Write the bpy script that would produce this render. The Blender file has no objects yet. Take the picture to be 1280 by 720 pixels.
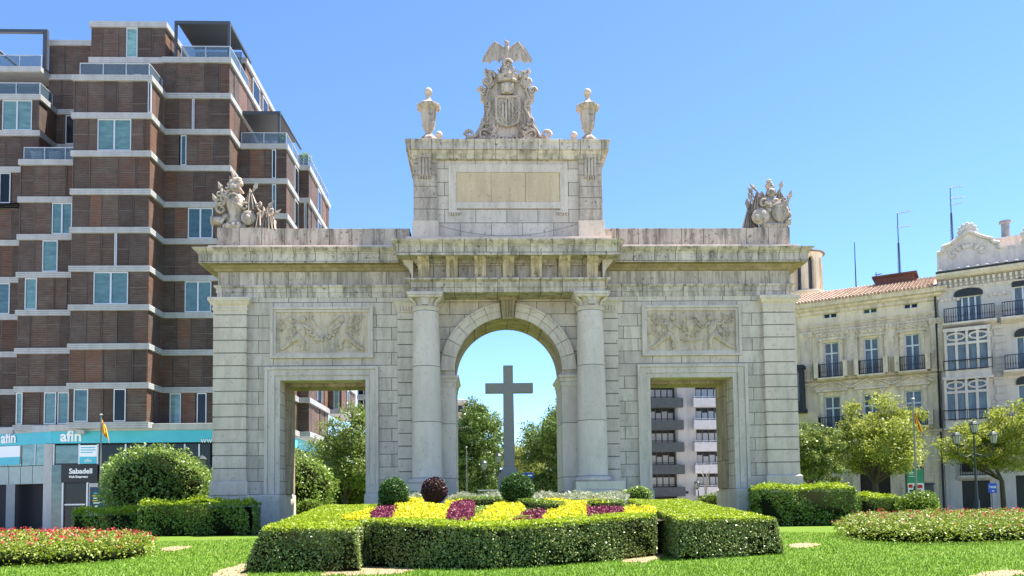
import bpy, math, random
import numpy as np
from mathutils import Vector
random.seed(7); RNG = np.random.default_rng(7)
R = math.radians; PI = math.pi
scene = bpy.context.scene
col = scene.collection
# ------------------------------------------------------------------ camera
CX, CY, CZ = -1.19, -36.0, 1.30
YAW, PIT, ROL, F, SH = 3.60064407e-02, 5.45648329e-02, -1.32561501e-02, 1000.0, 209.7
_cy, _sy, _cp, _sp = math.cos(YAW), math.sin(YAW), math.cos(PIT), math.sin(PIT)
FW = np.array([_sy*_cp, _cy*_cp, _sp]); _r = np.array([_cy, -_sy, 0.0]); _u = np.cross(_r, FW)
RT = math.cos(ROL)*_r + math.sin(ROL)*_u; UP = -math.sin(ROL)*_r + math.cos(ROL)*_u
CAM = np.array([CX, CY, CZ])
def ray(px, py):
    return FW + RT*((px-640)/F) - UP*((py-360-SH)/F)
def at(px, py, Y):                      # surveyed point of the photograph at world depth Y
    d = ray(px, py); t = (Y-CY)/d[1]; p = CAM + t*d
    return float(p[0]), float(p[2])
def smooth(t):
    t = min(1, max(0, t)); return t*t*(3-2*t)
def hgt(x, y):
    r = math.hypot(x, y+6)
    return -0.012*min(40, max(0, -y-4)) - 1.0*smooth((r-27)/9)
def ground_at(px, py):                  # where a line of sight meets the lawn
    d = ray(px, py); t = 5.0
    while t < 90:
        p = CAM + t*d
        if p[2] <= hgt(p[0], p[1]): break
        t += .02
    return float(p[0]), float(p[1])
STREET = -1.10
cd = bpy.data.cameras.new('camera'); cam = bpy.data.objects.new('camera', cd); col.objects.link(cam)
from mathutils import Matrix
m = Matrix(((RT[0], UP[0], -FW[0], CX), (RT[1], UP[1], -FW[1], CY), (RT[2], UP[2], -FW[2], CZ), (0, 0, 0, 1)))
cam.matrix_world = m
cd.sensor_width = 36; cd.lens = 36*F/1280; cd.shift_y = SH/1280; cd.clip_end = 3000; cd.clip_start = .2
scene.camera = cam
# ------------------------------------------------------------------ materials
def mat(name, base=(.5, .5, .5), rough=.7, metal=0.0, spec=.4):
    m = bpy.data.materials.new(name); m.use_nodes = True
    b = m.node_tree.nodes['Principled BSDF']
    b.inputs['Base Color'].default_value = (*base, 1); b.inputs['Roughness'].default_value = rough
    b.inputs['Metallic'].default_value = metal; b.inputs['Specular IOR Level'].default_value = spec
    return m
class NT:
    def __init__(s, m): s.m = m; s.t = m.node_tree; s.b = s.t.nodes['Principled BSDF']
    def n(s, typ, **kw):
        n = s.t.nodes.new(typ)
        for k, v in kw.items():
            if k in n.inputs: n.inputs[k].default_value = v
            else: setattr(n, k, v)
        return n
    def l(s, a, b): s.t.links.new(a, b)
    def ramp(s, src, stops):
        r = s.t.nodes.new('ShaderNodeValToRGB'); e = r.color_ramp.elements
        while len(e) < len(stops): e.new(.5)
        for i, (p, c) in enumerate(stops):
            e[i].position = p; e[i].color = (*c, 1) if len(c) == 3 else c
        s.l(src, r.inputs[0]); return r.outputs[0]
    def mix(s, fac, a, b, mode='MIX'):
        n = s.t.nodes.new('ShaderNodeMix'); n.data_type = 'RGBA'; n.blend_type = mode
        for k, v in ((0, fac), (6, a), (7, b)):
            if hasattr(v, 'links'): s.l(v, n.inputs[k])
            elif k == 0: n.inputs[0].default_value = v
            else: n.inputs[k].default_value = (*v, 1)
        return n.outputs[2]
    def coord(s, scale=(1, 1, 1), kind='Object'):
        c = s.n('ShaderNodeTexCoord'); mp = s.n('ShaderNodeMapping'); mp.inputs['Scale'].default_value = scale
        s.l(c.outputs[kind], mp.inputs[0]); return mp.outputs[0]
    def noise(s, scale, vec=None, detail=6, rough=.6):
        n = s.n('ShaderNodeTexNoise'); n.inputs['Scale'].default_value = scale
        n.inputs['Detail'].default_value = detail; n.inputs['Roughness'].default_value = rough
        s.l(vec if vec is not None else s.coord(), n.inputs['Vector']); return n.outputs[0]
    def bump(s, h, strength=.4, dist=.03):
        b = s.n('ShaderNodeBump'); b.inputs['Strength'].default_value = strength; b.inputs['Distance'].default_value = dist
        s.l(h, b.inputs['Height']); s.l(b.outputs[0], s.b.inputs['Normal'])
WARM = (1.06, .945, .89)
def stone(name, c1, c2, stain=(.16, .14, .10), brick=None, dirt=.5, lichen=0., rough=.85, streak=1.2, seedoff=0.):
    c1 = tuple(a*b for a, b in zip(c1, WARM)); c2 = tuple(a*b for a, b in zip(c2, WARM))
    m = mat(name, c1, rough, spec=.25); t = NT(m)
    big = t.noise(.55, t.coord((1, 1, 1)), 8, .65); fine = t.noise(9, None, 8, .7)
    colr = t.mix(t.ramp(big, [(.35, (0, 0, 0)), (.68, (1, 1, 1))]), c1, c2)
    h = fine
    if brick:
        w, rh, z0 = brick
        c = t.n('ShaderNodeTexCoord'); sp = t.n('ShaderNodeSeparateXYZ'); t.l(c.outputs['Object'], sp.inputs[0])
        gn = t.n('ShaderNodeTexCoord'); sn = t.n('ShaderNodeSeparateXYZ'); t.l(gn.outputs['Normal'], sn.inputs[0])
        ab = t.n('ShaderNodeMath', operation='ABSOLUTE'); t.l(sn.outputs[0], ab.inputs[0]); gt = t.n('ShaderNodeMath', operation='GREATER_THAN'); t.l(ab.outputs[0], gt.inputs[0]); gt.inputs[1].default_value = .6
        ad = t.n('ShaderNodeMix'); t.l(gt.outputs[0], ad.inputs[0]); t.l(sp.outputs[0], ad.inputs[2]); t.l(sp.outputs[1], ad.inputs[3])
        sz = t.n('ShaderNodeMath', operation='ADD'); t.l(sp.outputs[2], sz.inputs[0]); sz.inputs[1].default_value = -z0+20*rh
        cb = t.n('ShaderNodeCombineXYZ'); t.l(ad.outputs[0], cb.inputs[0]); t.l(sz.outputs[0], cb.inputs[1])
        br = t.n('ShaderNodeTexBrick'); t.l(cb.outputs[0], br.inputs['Vector'])
        br.inputs['Scale'].default_value = 1; br.inputs['Brick Width'].default_value = w; br.inputs['Row Height'].default_value = rh
        br.inputs['Mortar Size'].default_value = .016; br.inputs['Mortar Smooth'].default_value = .3
        br.inputs['Color1'].default_value = (1.10, 1.09, 1.06, 1); br.inputs['Color2'].default_value = (.86, .85, .84, 1)
        br.inputs['Mortar'].default_value = (.20, .185, .16, 1)
        colr = t.mix(.95, colr, br.outputs['Color'], 'MULTIPLY')
        sub = t.n('ShaderNodeMath', operation='MULTIPLY_ADD'); t.l(br.outputs['Fac'], sub.inputs[0]); sub.inputs[1].default_value = -1.5; t.l(fine, sub.inputs[2]); h = sub.outputs[0]
    st = t.noise(2.2, t.coord((streak, streak, .22)), 9, .72)
    colr = t.mix(t.ramp(st, [(.44, (0, 0, 0)), (.66, (dirt,)*3)]), colr, stain)
    sp2 = t.noise(5.5, t.coord((1, 1, 1)), 10, .75)
    colr = t.mix(t.ramp(sp2, [(.57, (0, 0, 0)), (.64, (min(1, dirt*1.2),)*3)]), colr, (stain[0]*.8, stain[1]*.8, stain[2]*.8))
    if lichen:
        li = t.noise(1.6, t.coord((1, 1, .6)), 8, .7)
        colr = t.mix(t.ramp(li, [(.38, (0, 0, 0)), (.6, (lichen,)*3)]), colr, (.27, .215, .11))
    t.l(colr, t.b.inputs['Base Color']); t.bump(h, .5, .015)
    return m
def leafmat(name, cols, trans=.3, rough=.45, pos=None):
    m = mat(name, cols[0], rough, spec=.4); t = NT(m)
    g = t.n('ShaderNodeNewGeometry')
    nz = t.noise(1.1, t.coord(), 3, .5)
    ad = t.n('ShaderNodeMath', operation='MULTIPLY_ADD'); t.l(g.outputs['Random Per Island'], ad.inputs[0]); ad.inputs[1].default_value = .65
    s2 = t.n('ShaderNodeMath', operation='MULTIPLY'); t.l(nz, s2.inputs[0]); s2.inputs[1].default_value = .38; t.l(s2.outputs[0], ad.inputs[2])
    k = len(cols)
    pos = pos or [i/(k-1) for i in range(k)]
    c = t.ramp(ad.outputs[0], list(zip(pos, cols)))
    t.l(c, t.b.inputs['Base Color'])
    tr = t.n('ShaderNodeBsdfTranslucent'); t.l(c, tr.inputs['Color'])
    mx = t.n('ShaderNodeMixShader'); mx.inputs[0].default_value = trans
    t.l(t.b.outputs[0], mx.inputs[1]); t.l(tr.outputs[0], mx.inputs[2])
    t.l(mx.outputs[0], t.t.nodes['Material Output'].inputs['Surface'])
    return m
def noisy(name, c1, c2, scale=3, rough=.7, bump=.2, stretch=(1, 1, 1), metal=0., island=0.):
    m = mat(name, c1, rough, metal); t = NT(m)
    n = t.noise(scale, t.coord(stretch), 8, .65)
    c = t.mix(t.ramp(n, [(.35, (0, 0, 0)), (.65, (1, 1, 1))]), c1, c2)
    if island:
        g = t.n('ShaderNodeNewGeometry'); rr = t.ramp(g.outputs['Random Per Island'], [(0, (1-island,)*3), (1, (1+island*.6,)*3)])
        c = t.mix(1.0, c, rr, 'MULTIPLY')
    t.l(c, t.b.inputs['Base Color']); t.bump(n, bump, .01); return m
M = {}
M['wall'] = stone('arch_ashlar_limestone', (.60, .575, .52), (.52, .50, .455), (.22, .19, .14), (1.32, .575, 2.25), .55)
M['smooth'] = stone('dressed_limestone', (.61, .58, .52), (.53, .505, .455), (.26, .22, .165), None, .45)
M['warm'] = stone('cream_limestone', (.64, .59, .505), (.55, .515, .45), (.28, .22, .15), None, .40)
M['column'] = stone('column_limestone', (.60, .575, .525), (.55, .53, .485), (.34, .30, .24), (90, 2.45, 2.28), .38, streak=.8)
M['cornice'] = stone('weathered_cornice_limestone', (.60, .575, .52), (.46, .44, .40), (.10, .09, .07), (.95, 4.0, 0), .85, .10)
M['frieze'] = stone('streaked_frieze_limestone', (.53, .505, .455), (.40, .38, .34), (.12, .105, .085), (1.1, 3.0, 0), .8, .05, streak=2.2)
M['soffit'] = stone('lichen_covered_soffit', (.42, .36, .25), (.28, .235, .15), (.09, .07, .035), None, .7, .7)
M['intrados'] = stone('dark_ochre_soffit_stone', (.42, .36, .27), (.30, .25, .18), (.10, .08, .05), (1.0, 3, 0), .7)  # darker, browner stone than the outer wall
M['bracket'] = stone('ochre_streaked_bracket_stone', (.54, .46, .32), (.44, .38, .27), (.12, .10, .06), None, .8, streak=3)
M['panelstone'] = stone('ochre_inscription_stone', (.58, .49, .33), (.50, .425, .29), (.33, .27, .18), None, .5)
M['relief'] = stone('carved_ochre_relief', (.60, .53, .40), (.48, .44, .36), (.14, .115, .08), None, .6)
M['parapet'] = stone('pitted_parapet_stone', (.56, .505, .44), (.44, .40, .355), (.09, .075, .06), (1.0, 4, 0), .9)
M['sculpt'] = stone('sculpted_stone', (.50, .46, .40), (.40, .365, .32), (.10, .085, .07), None, .75, rough=.9)  # overall darker base and stains stand in for shade in carved hollows
M['granite'] = noisy('cross_granite', (.225, .215, .19), (.265, .25, .225), 14, .7, .1)
M['dark'] = mat('deep_recess', (.012, .012, .014), .6)
M['mortar'] = mat('joint_shadow_stone', (.22, .21, .19), .95)
# ------------------------------------------------------------------ mesh helpers
OFF = {}
class MB:
    def __init__(s): s.v = []; s.f = []; s.mi = []; s.cur = 0
    def add(s, vs, fs):
        o = len(s.v); s.v += [tuple(map(float, v)) for v in vs]
        for f in fs: s.f.append(tuple(i+o for i in f)); s.mi.append(s.cur)
        return s
    def box(s, x0, x1, y0, y1, z0, z1):
        if x0 > x1: x0, x1 = x1, x0
        if y0 > y1: y0, y1 = y1, y0
        if z0 > z1: z0, z1 = z1, z0
        return s.add([(x0, y0, z0), (x1, y0, z0), (x1, y1, z0), (x0, y1, z0), (x0, y0, z1), (x1, y0, z1), (x1, y1, z1), (x0, y1, z1)],
                     [(0, 3, 2, 1), (4, 5, 6, 7), (0, 1, 5, 4), (1, 2, 6, 5), (2, 3, 7, 6), (3, 0, 4, 7)])
    def ring(s, x0, x1, y0, y1, prof, top=True, bot=True):      # rectangular sweep of (out, z)
        o = []
        for (d, z) in prof:
            o.append([(x0-d, y0-d, z), (x1+d, y0-d, z), (x1+d, y1+d, z), (x0-d, y1+d, z)])
        vs = [v for r in o for v in r]; fs = []
        for i in range(len(prof)-1):
            for k in range(4):
                a = i*4+k; b = i*4+(k+1) % 4
                fs.append((a, b, b+4, a+4))
        n = (len(prof)-1)*4
        if top: fs.append((n, n+1, n+2, n+3))
        if bot: fs.append((3, 2, 1, 0))
        return s.add(vs, fs)
    def prism(s, pts, y0, y1):                                  # (x,z) polygon extruded along y
        n = len(pts)
        vs = [(x, y0, z) for x, z in pts]+[(x, y1, z) for x, z in pts]
        fs = [tuple(range(n)), tuple(range(2*n-1, n-1, -1))]
        fs += [(i, i+n, (i+1) % n+n, (i+1) % n) for i in range(n)]
        return s.add(vs, fs)
    def prismz(s, pts, z0, z1):
        n = len(pts)
        vs = [(x, y, z0) for x, y in pts]+[(x, y, z1) for x, y in pts]
        fs = [tuple(range(n-1, -1, -1)), tuple(range(n, 2*n))]
        fs += [(i, (i+1) % n, (i+1) % n+n, i+n) for i in range(n)]
        return s.add(vs, fs)
    def prismx(s, pts, x0, x1):
        n = len(pts)
        vs = [(x0, y, z) for y, z in pts]+[(x1, y, z) for y, z in pts]
        fs = [tuple(range(n)), tuple(range(2*n-1, n-1, -1))]
        fs += [(i, i+n, (i+1) % n+n, (i+1) % n) for i in range(n)]
        return s.add(vs, fs)
    def lathe(s, cx, cy, prof, n=24, caps=True, a0=0.):
        vs = []; fs = []
        for (r, z) in prof:
            for k in range(n):
                a = a0+2*PI*k/n; vs.append((cx+r*math.cos(a), cy+r*math.sin(a), z))
        for i in range(len(prof)-1):
            for k in range(n):
                fs.append((i*n+k, i*n+(k+1) % n, (i+1)*n+(k+1) % n, (i+1)*n+k))
        if caps:
            fs.append(tuple(range(n-1, -1, -1))); q = (len(prof)-1)*n; fs.append(tuple(range(q, q+n)))
        return s.add(vs, fs)
    def tube(s, pts, r, n=8, sq=1.0):
        pts = [Vector(p) for p in pts]; k = len(pts); vs = []; fs = []
        rs = r if isinstance(r, (list, tuple)) else [r]*k
        ref = None
        for i, p in enumerate(pts):
            d = (pts[min(i+1, k-1)]-pts[max(i-1, 0)])
            if d.length < 1e-9: d = Vector((0, 0, 1))
            d.normalize()
            if ref is None:
                ref = Vector((0, 1, 0)) if abs(d.y) < .9 else Vector((1, 0, 0))
            a = d.cross(ref)
            if a.length < 1e-6: a = d.cross(Vector((1, 0, .3)))
            a.normalize(); b = a.cross(d).normalized(); ref = b if b.length else ref
            for j in range(n):
                t = 2*PI*j/n
                vs.append(tuple(p+a*(math.cos(t)*rs[i])+b*(math.sin(t)*rs[i]*sq)))
        for i in range(k-1):
            for j in range(n):
                fs.append((i*n+j, i*n+(j+1) % n, (i+1)*n+(j+1) % n, (i+1)*n+j))
        fs.append(tuple(range(n-1, -1, -1))); q = (k-1)*n; fs.append(tuple(range(q, q+n)))
        return s.add(vs, fs)
    def ell(s, c, r, n=14, m=9, rz=0., wob=0.):
        if not isinstance(r, (tuple, list)): r = (r, r, r)
        vs = []; fs = []
        for i in range(m+1):
            p = PI*i/m
            for k in range(n):
                a = 2*PI*k/n
                w = 1+wob*math.sin(3*a+5*p)*math.cos(4*p+a)
                x = r[0]*math.sin(p)*math.cos(a)*w; y = r[1]*math.sin(p)*math.sin(a)*w; z = r[2]*math.cos(p)*w
                x, z = x*math.cos(rz)-z*math.sin(rz), x*math.sin(rz)+z*math.cos(rz)
                vs.append((c[0]+x, c[1]+y, c[2]+z))
        for i in range(m):
            for k in range(n):
                fs.append((i*n+k, (i+1)*n+k, (i+1)*n+(k+1) % n, i*n+(k+1) % n))
        return s.add(vs, fs)
    def spiral(s, c, r0, turns, thick, a0=0., flip=1, y=0., n=26, depth=1.):
        pts = []; rs = []
        for i in range(n+1):
            t = i/n; a = a0+flip*turns*2*PI*t; r = r0*(1-.82*t)
            pts.append((c[0]+r*math.cos(a), y, c[1]+r*math.sin(a))); rs.append(thick*(1-.45*t))
        return s.tube(pts, rs, 7, depth)
    def wall(s, x0, x1, z0, z1, holes, y0, y1):                 # wall with rectangular openings
        xs = sorted(set([x0, x1]+[min(max(h[k], x0), x1) for h in holes for k in (0, 1)]))
        zs = sorted(set([z0, z1]+[min(max(h[k], z0), z1) for h in holes for k in (2, 3)]))
        for j in range(len(zs)-1):
            zc = (zs[j]+zs[j+1])/2; run = None
            for i in range(len(xs)-1):
                xc = (xs[i]+xs[i+1])/2
                hole = any(h[0] < xc < h[1] and h[2] < zc < h[3] for h in holes)
                if not hole and run is None: run = xs[i]
                if hole and run is not None: s.box(run, xs[i], y0, y1, zs[j], zs[j+1]); run = None
            if run is not None: s.box(run, x1, y0, y1, zs[j], zs[j+1])
        return s
    def build(s, name, mats, parent=None, smooth_=False, bevel=0.):
        me = bpy.data.meshes.new(name)
        o = OFF.get(parent.name, (0, 0, 0)) if parent else (0, 0, 0)
        me.from_pydata([(x-o[0], y-o[1], z-o[2]) for x, y, z in s.v], [], s.f)
        ms = mats if isinstance(mats, (list, tuple)) else [mats]
        for q in ms: me.materials.append(q)
        if len(ms) > 1: me.polygons.foreach_set('material_index', s.mi)
        if smooth_:
            me.polygons.foreach_set('use_smooth', [True]*len(me.polygons))
            try: me.set_sharp_from_angle(angle=R(38))
            except Exception: pass
        me.update()
        ob = bpy.data.objects.new(name, me); col.objects.link(ob)
        if parent: ob.parent = parent; OFF[ob.name] = o
        if bevel:
            b = ob.modifiers.new('soft_edges', 'BEVEL'); b.width = bevel; b.segments = 2; b.limit_method = 'ANGLE'; b.angle_limit = R(40)
        return ob
def tag(o, label, cat=None, group=None, kind=None):
    if label: o['label'] = label
    if cat: o['category'] = cat
    if group: o['group'] = group
    if kind: o['kind'] = kind
    return o
def thing(name, label, cat, loc, rz=0, group=None):
    o = bpy.data.objects.new(name, None); col.objects.link(o); o.location = loc; o.rotation_euler = (0, 0, rz)
    o.empty_display_size = .3
    OFF[o.name] = tuple(loc) if rz == 0 else (0, 0, loc[2])
    return tag(o, label, cat, group)
def copy_thing(r, loc, label, name=None):
    c = r.copy(); col.objects.link(c); c.location = loc; c['label'] = label
    for ch in [x for x in bpy.data.objects if x.parent == r]:
        k = ch.copy(); col.objects.link(k); k.parent = c
        for g in [x for x in bpy.data.objects if x.parent == ch]:
            d = g.copy(); col.objects.link(d); d.parent = k
    return c
def text(s, size, m, parent, loc, name='lettering', rz=0., ext=.02, bold=0., rx=PI/2):
    cu = bpy.data.curves.new('t', 'FONT'); cu.body = s; cu.size = size; cu.extrude = ext; cu.offset = bold
    t = bpy.data.objects.new('t', cu); col.objects.link(t)
    dg = bpy.context.evaluated_depsgraph_get(); me = bpy.data.meshes.new_from_object(t.evaluated_get(dg)); me.name = name
    bpy.data.objects.remove(t); bpy.data.curves.remove(cu)
    me.materials.clear(); me.materials.append(m)
    o = bpy.data.objects.new(name, me); col.objects.link(o)
    of = OFF.get(parent.name, (0, 0, 0)) if parent else (0, 0, 0)
    o.parent = parent; o.location = (loc[0]-of[0], loc[1]-of[1], loc[2]-of[2]); o.rotation_euler = (rx, 0, rz)
    return o
# numpy leaves
def nnoise(P, sc, seed=0):
    x, y, z = P[:, 0]*sc+seed, P[:, 1]*sc-seed*1.7, P[:, 2]*sc+seed*.6
    return (np.sin(x*1.9+np.sin(y*2.3+1.1))+np.sin(y*2.1+np.sin(z*1.7+x*.6)*1.4)+np.sin(z*2.4+x*1.3+np.sin(y)))/3
def quads(P, N, size, bias=.6, aspect=.55, jit=.35, up=0.):
    n = len(P)
    D = N*bias+RNG.normal(size=(n, 3))*.7; D[:, 2] += up; D /= np.linalg.norm(D, axis=1)[:, None]+1e-9
    T = np.cross(D, RNG.normal(size=(n, 3))); T /= np.linalg.norm(T, axis=1)[:, None]+1e-9
    B = np.cross(D, T); s = size*(1+jit*RNG.normal(size=n)).clip(.4, 1.8)
    L = (T*s[:, None])/2; W = B*(s*aspect)[:, None]/2
    V = np.empty((n, 4, 3)); V[:, 0] = P-L; V[:, 1] = P+W; V[:, 2] = P+L; V[:, 3] = P-W
    return V.reshape(-1, 3)
def np_object(name, layers, mats, core=None, parent=None):
    """layers: list of (V(4n,3), material index); core: MB with its own indices"""
    Vs = [l[0] for l in layers]; idx = [np.full(len(l[0])//4, l[1], np.int32) for l in layers]
    nq = sum(len(v) for v in Vs)//4
    V = np.concatenate(Vs) if Vs else np.zeros((0, 3))
    o = OFF.get(parent.name, (0, 0, 0)) if parent else (0, 0, 0)
    loops = [np.arange(nq*4, dtype=np.int32)]; tot = [np.full(nq, 4, np.int32)]; mi = idx[:]
    if core is not None and core.v:
        base = len(V); V = np.concatenate([V, np.array(core.v)])
        loops.append(np.array([i+base for f in core.f for i in f], np.int32)); tot.append(np.array([len(f) for f in core.f], np.int32))
        mi.append(np.array(core.mi, np.int32))
    V = V-np.array(o); L = np.concatenate(loops); T = np.concatenate(tot); MI = np.concatenate(mi)
    me = bpy.data.meshes.new(name); me.vertices.add(len(V)); me.vertices.foreach_set('co', V.astype(np.float32).ravel())
    me.loops.add(len(L)); me.loops.foreach_set('vertex_index', L)
    me.polygons.add(len(T)); st = np.zeros(len(T), np.int32); st[1:] = np.cumsum(T)[:-1]
    me.polygons.foreach_set('loop_start', st); me.polygons.foreach_set('loop_total', T)
    for q in mats: me.materials.append(q)
    me.polygons.foreach_set('material_index', MI); me.update(calc_edges=True); me.validate()
    ob = bpy.data.objects.new(name, me); col.objects.link(ob)
    if parent: ob.parent = parent; OFF[ob.name] = o
    return ob
def sample_quad(c, dens):
    a, b, c_, d = [np.array(p, float) for p in c]
    area = (np.linalg.norm(np.cross(b-a, c_-a))+np.linalg.norm(np.cross(c_-a, d-a)))/2
    n = max(1, int(area*dens)); u = RNG.random(n)[:, None]; v = RNG.random(n)[:, None]
    P = (a*(1-u)+b*u)*(1-v)+(d*(1-u)+c_*u)*v
    nn = np.cross(b-a, d-a); nn /= np.linalg.norm(nn)+1e-9
    return P, np.tile(nn, (n, 1))

# ================================================================== SETTING
M['asphalt'] = noisy('street_paving', (.38, .365, .34), (.46, .44, .41), .8, .9, .3)
mb = MB(); mb.add([(-900, -500, STREET), (900, -500, STREET), (900, 1500, STREET), (-900, 1500, STREET)], [(0, 1, 2, 3)])
tag(mb.build('street', M['asphalt']), None, None, None, 'structure')
gm = mat('lawn_turf', (.05, .12, .02), .9, spec=.1); t = NT(gm)
n1 = t.noise(.5, None, 6, .6); n2 = t.noise(40, t.coord((1, .35, 1)), 6, .8)
c = t.mix(t.ramp(n1, [(.35, (0, 0, 0)), (.7, (1, 1, 1))]), (.07, .14, .015), (.10, .17, .02))
c = t.mix(t.ramp(n2, [(.3, (0, 0, 0)), (.7, (1, 1, 1))]), c, (.12, .19, .022)); n3 = t.noise(.23, t.coord((1, 2.2, 1)), 7, .75); c = t.mix(t.ramp(n3, [(.56, (0, 0, 0)), (.70, (.55,)*3)]), c, (.20, .19, .05)); t.l(c, t.b.inputs['Base Color']); t.bump(n2, .8, .03)
M['lawn'] = gm
mb = MB(); NR, NA = 74, 120; RAD = 36.6
vs = [(0, -6, hgt(0, -6))]
for i in range(1, NR+1):
    r = RAD*i/NR
    for k in range(NA):
        a = 2*PI*k/NA; x, y = r*math.cos(a), -6+r*math.sin(a); vs.append((x, y, hgt(x, y)))
fs = [(0, 1+k, 1+(k+1) % NA) for k in range(NA)]
for i in range(NR-1):
    for k in range(NA):
        a = 1+i*NA+k; b = 1+i*NA+(k+1) % NA; fs.append((a, a+NA, b+NA, b))
mb.add(vs, fs); tag(mb.build('lawn', M['lawn'], None, True), None, None, None, 'structure')
M['kerb'] = noisy('kerb_granite', (.36, .35, .33), (.28, .27, .26), 4, .85)
mb = MB(); NA = 120
for k in range(NA):
    a0 = 2*PI*k/NA; a1 = 2*PI*(k+.985)/NA
    p = [(r*math.cos(a), -6+r*math.sin(a)) for r, a in ((RAD-.02, a0), (RAD+.25, a0), (RAD+.25, a1), (RAD-.02, a1))]
    mb.prismz(p, STREET-.02, STREET+.13)
tag(mb.build('kerb', M['kerb']), None, None, None, 'structure')
# bare soil patches in the lawn
M['soil'] = noisy('dry_sandy_soil', (.33, .235, .14), (.22, .15, .085), 7, .95, .8)
def patch(pxs, name='soil'):
    pts = [ground_at(*p) for p in pxs]
    cx = sum(p[0] for p in pts)/len(pts); cy = sum(p[1] for p in pts)/len(pts)
    out = []; n = len(pts)
    for i in range(n):
        a = pts[i]; b = pts[(i+1) % n]
        for k in range(5):
            t_ = k/5; j = 1+random.uniform(-.30, .12)
            x = a[0]*(1-t_)+b[0]*t_; y = a[1]*(1-t_)+b[1]*t_
            out.append((cx+(x-cx)*j, cy+(y-cy)*j))
    mb = MB(); vs = [(cx, cy, hgt(cx, cy)+.012)]
    for s_ in (.5, 1.):
        vs += [(cx+(x-cx)*s_, cy+(y-cy)*s_, hgt(cx+(x-cx)*s_, cy+(y-cy)*s_)+(.012 if s_ < 1 else .004)) for x, y in out]
    k = len(out); fs = [(0, 1+i, 1+(i+1) % k) for i in range(k)]+[(1+i, 1+k+i, 1+k+(i+1) % k, 1+(i+1) % k) for i in range(k)]
    mb.add(vs, fs); tag(mb.build(name, M['soil'], None, True), None, None, None, 'structure')
    return out
SOILS = [patch([(196, 686), (215, 682.5), (248, 682), (225, 688), (205, 690)]),
 patch([(255, 722), (275, 712), (300, 704), (312, 703), (312, 722), (280, 728)], 'path'),
 patch([(400, 713), (455, 700), (500, 706), (535, 711), (470, 720), (380, 721)]),
 patch([(770, 702), (800, 692), (822, 690), (835, 697), (800, 706)]),
 patch([(982, 681), (1005, 678), (1030, 681), (1008, 686), (985, 685)]),
 patch([(1205, 722), (1225, 714), (1285, 712), (1290, 718), (1240, 724)])]
def in_poly_np(X, Y, poly):
    c = np.zeros(len(X), bool); j = len(poly)-1
    for i in range(len(poly)):
        yi, yj = poly[i][1], poly[j][1]
        if yi != yj: c ^= ((yi > Y) != (yj > Y)) & (X < (poly[j][0]-poly[i][0])*(Y-yi)/(yj-yi)+poly[i][0])
        j = i
    return c
def hgt_np(X, Y):
    r = np.hypot(X, Y+6); t = np.clip((r-27)/9, 0, 1); return -.012*np.clip(-Y-4, 0, 40)-t*t*(3-2*t)
def in_poly(x, y, poly):
    c = False; j = len(poly)-1
    for i in range(len(poly)):
        if (poly[i][1] > y) != (poly[j][1] > y) and x < (poly[j][0]-poly[i][0])*(y-poly[i][1])/(poly[j][1]-poly[i][1]+1e-12)+poly[i][0]: c = not c
        j = i
    return c

# ================================================================== TRIUMPHAL ARCH
arch = thing('triumphal_arch', 'pale limestone triumphal arch with three openings, two front columns and a tall attic', 'monument', (0, 0, 0))
T = 2.6
mb = MB()
holes = [(-10.25, -6.45, 0, 6.75), (6.45, 10.25, 0, 6.75), (-2.44, 2.44, 0, 9.8)]
mb.wall(-13.0, 13.0, -.3, 10.52, holes, 0, T)
ZC, RI, RO = 7.13, 2.44, 3.07
NSEG = 40
for i in range(NSEG):                       # spandrel over the central arch
    a0, a1 = PI*i/NSEG, PI*(i+1)/NSEG
    p0 = (RI*math.cos(a0), ZC+RI*math.sin(a0)); p1 = (RI*math.cos(a1), ZC+RI*math.sin(a1))
    mb.add([(p0[0], 0, p0[1]), (p1[0], 0, p1[1]), (p1[0], 0, 9.8), (p0[0], 0, 9.8), (p0[0], T, p0[1]), (p1[0], T, p1[1]), (p1[0], T, 9.8), (p0[0], T, 9.8)],
           [(0, 1, 2, 3), (7, 6, 5, 4), (4, 5, 1, 0)])
mb.build('wall', M['wall'], arch)
# inner plastered look of the passages: projecting soffit slabs
for s in (-1, 1):
    a, b = sorted((s*6.45, s*10.25)); mb = MB()
    mb.box(a+.005, b-.005, .9, T-.35, 6.60, 6.748)
    for q in (a, b):
        d = .14 if q == a else -.14
        mb.box(q+.002*(1 if d > 0 else -1), q+d, .95, T-.35, 1.70, 6.60)
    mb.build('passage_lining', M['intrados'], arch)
# plinths
for s in (-1, 1):
    for a, b in ((10.22, 13.36), (2.40, 6.48)):
        x0, x1 = sorted((s*a, s*b)); mb = MB()
        mb.ring(x0, x1, -.30, T+.3, [(.0, -.3), (.0, 1.60), (-.05, 1.66)], True, False)
        mb.build('plinth', M['smooth'], arch, bevel=.012)
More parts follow.
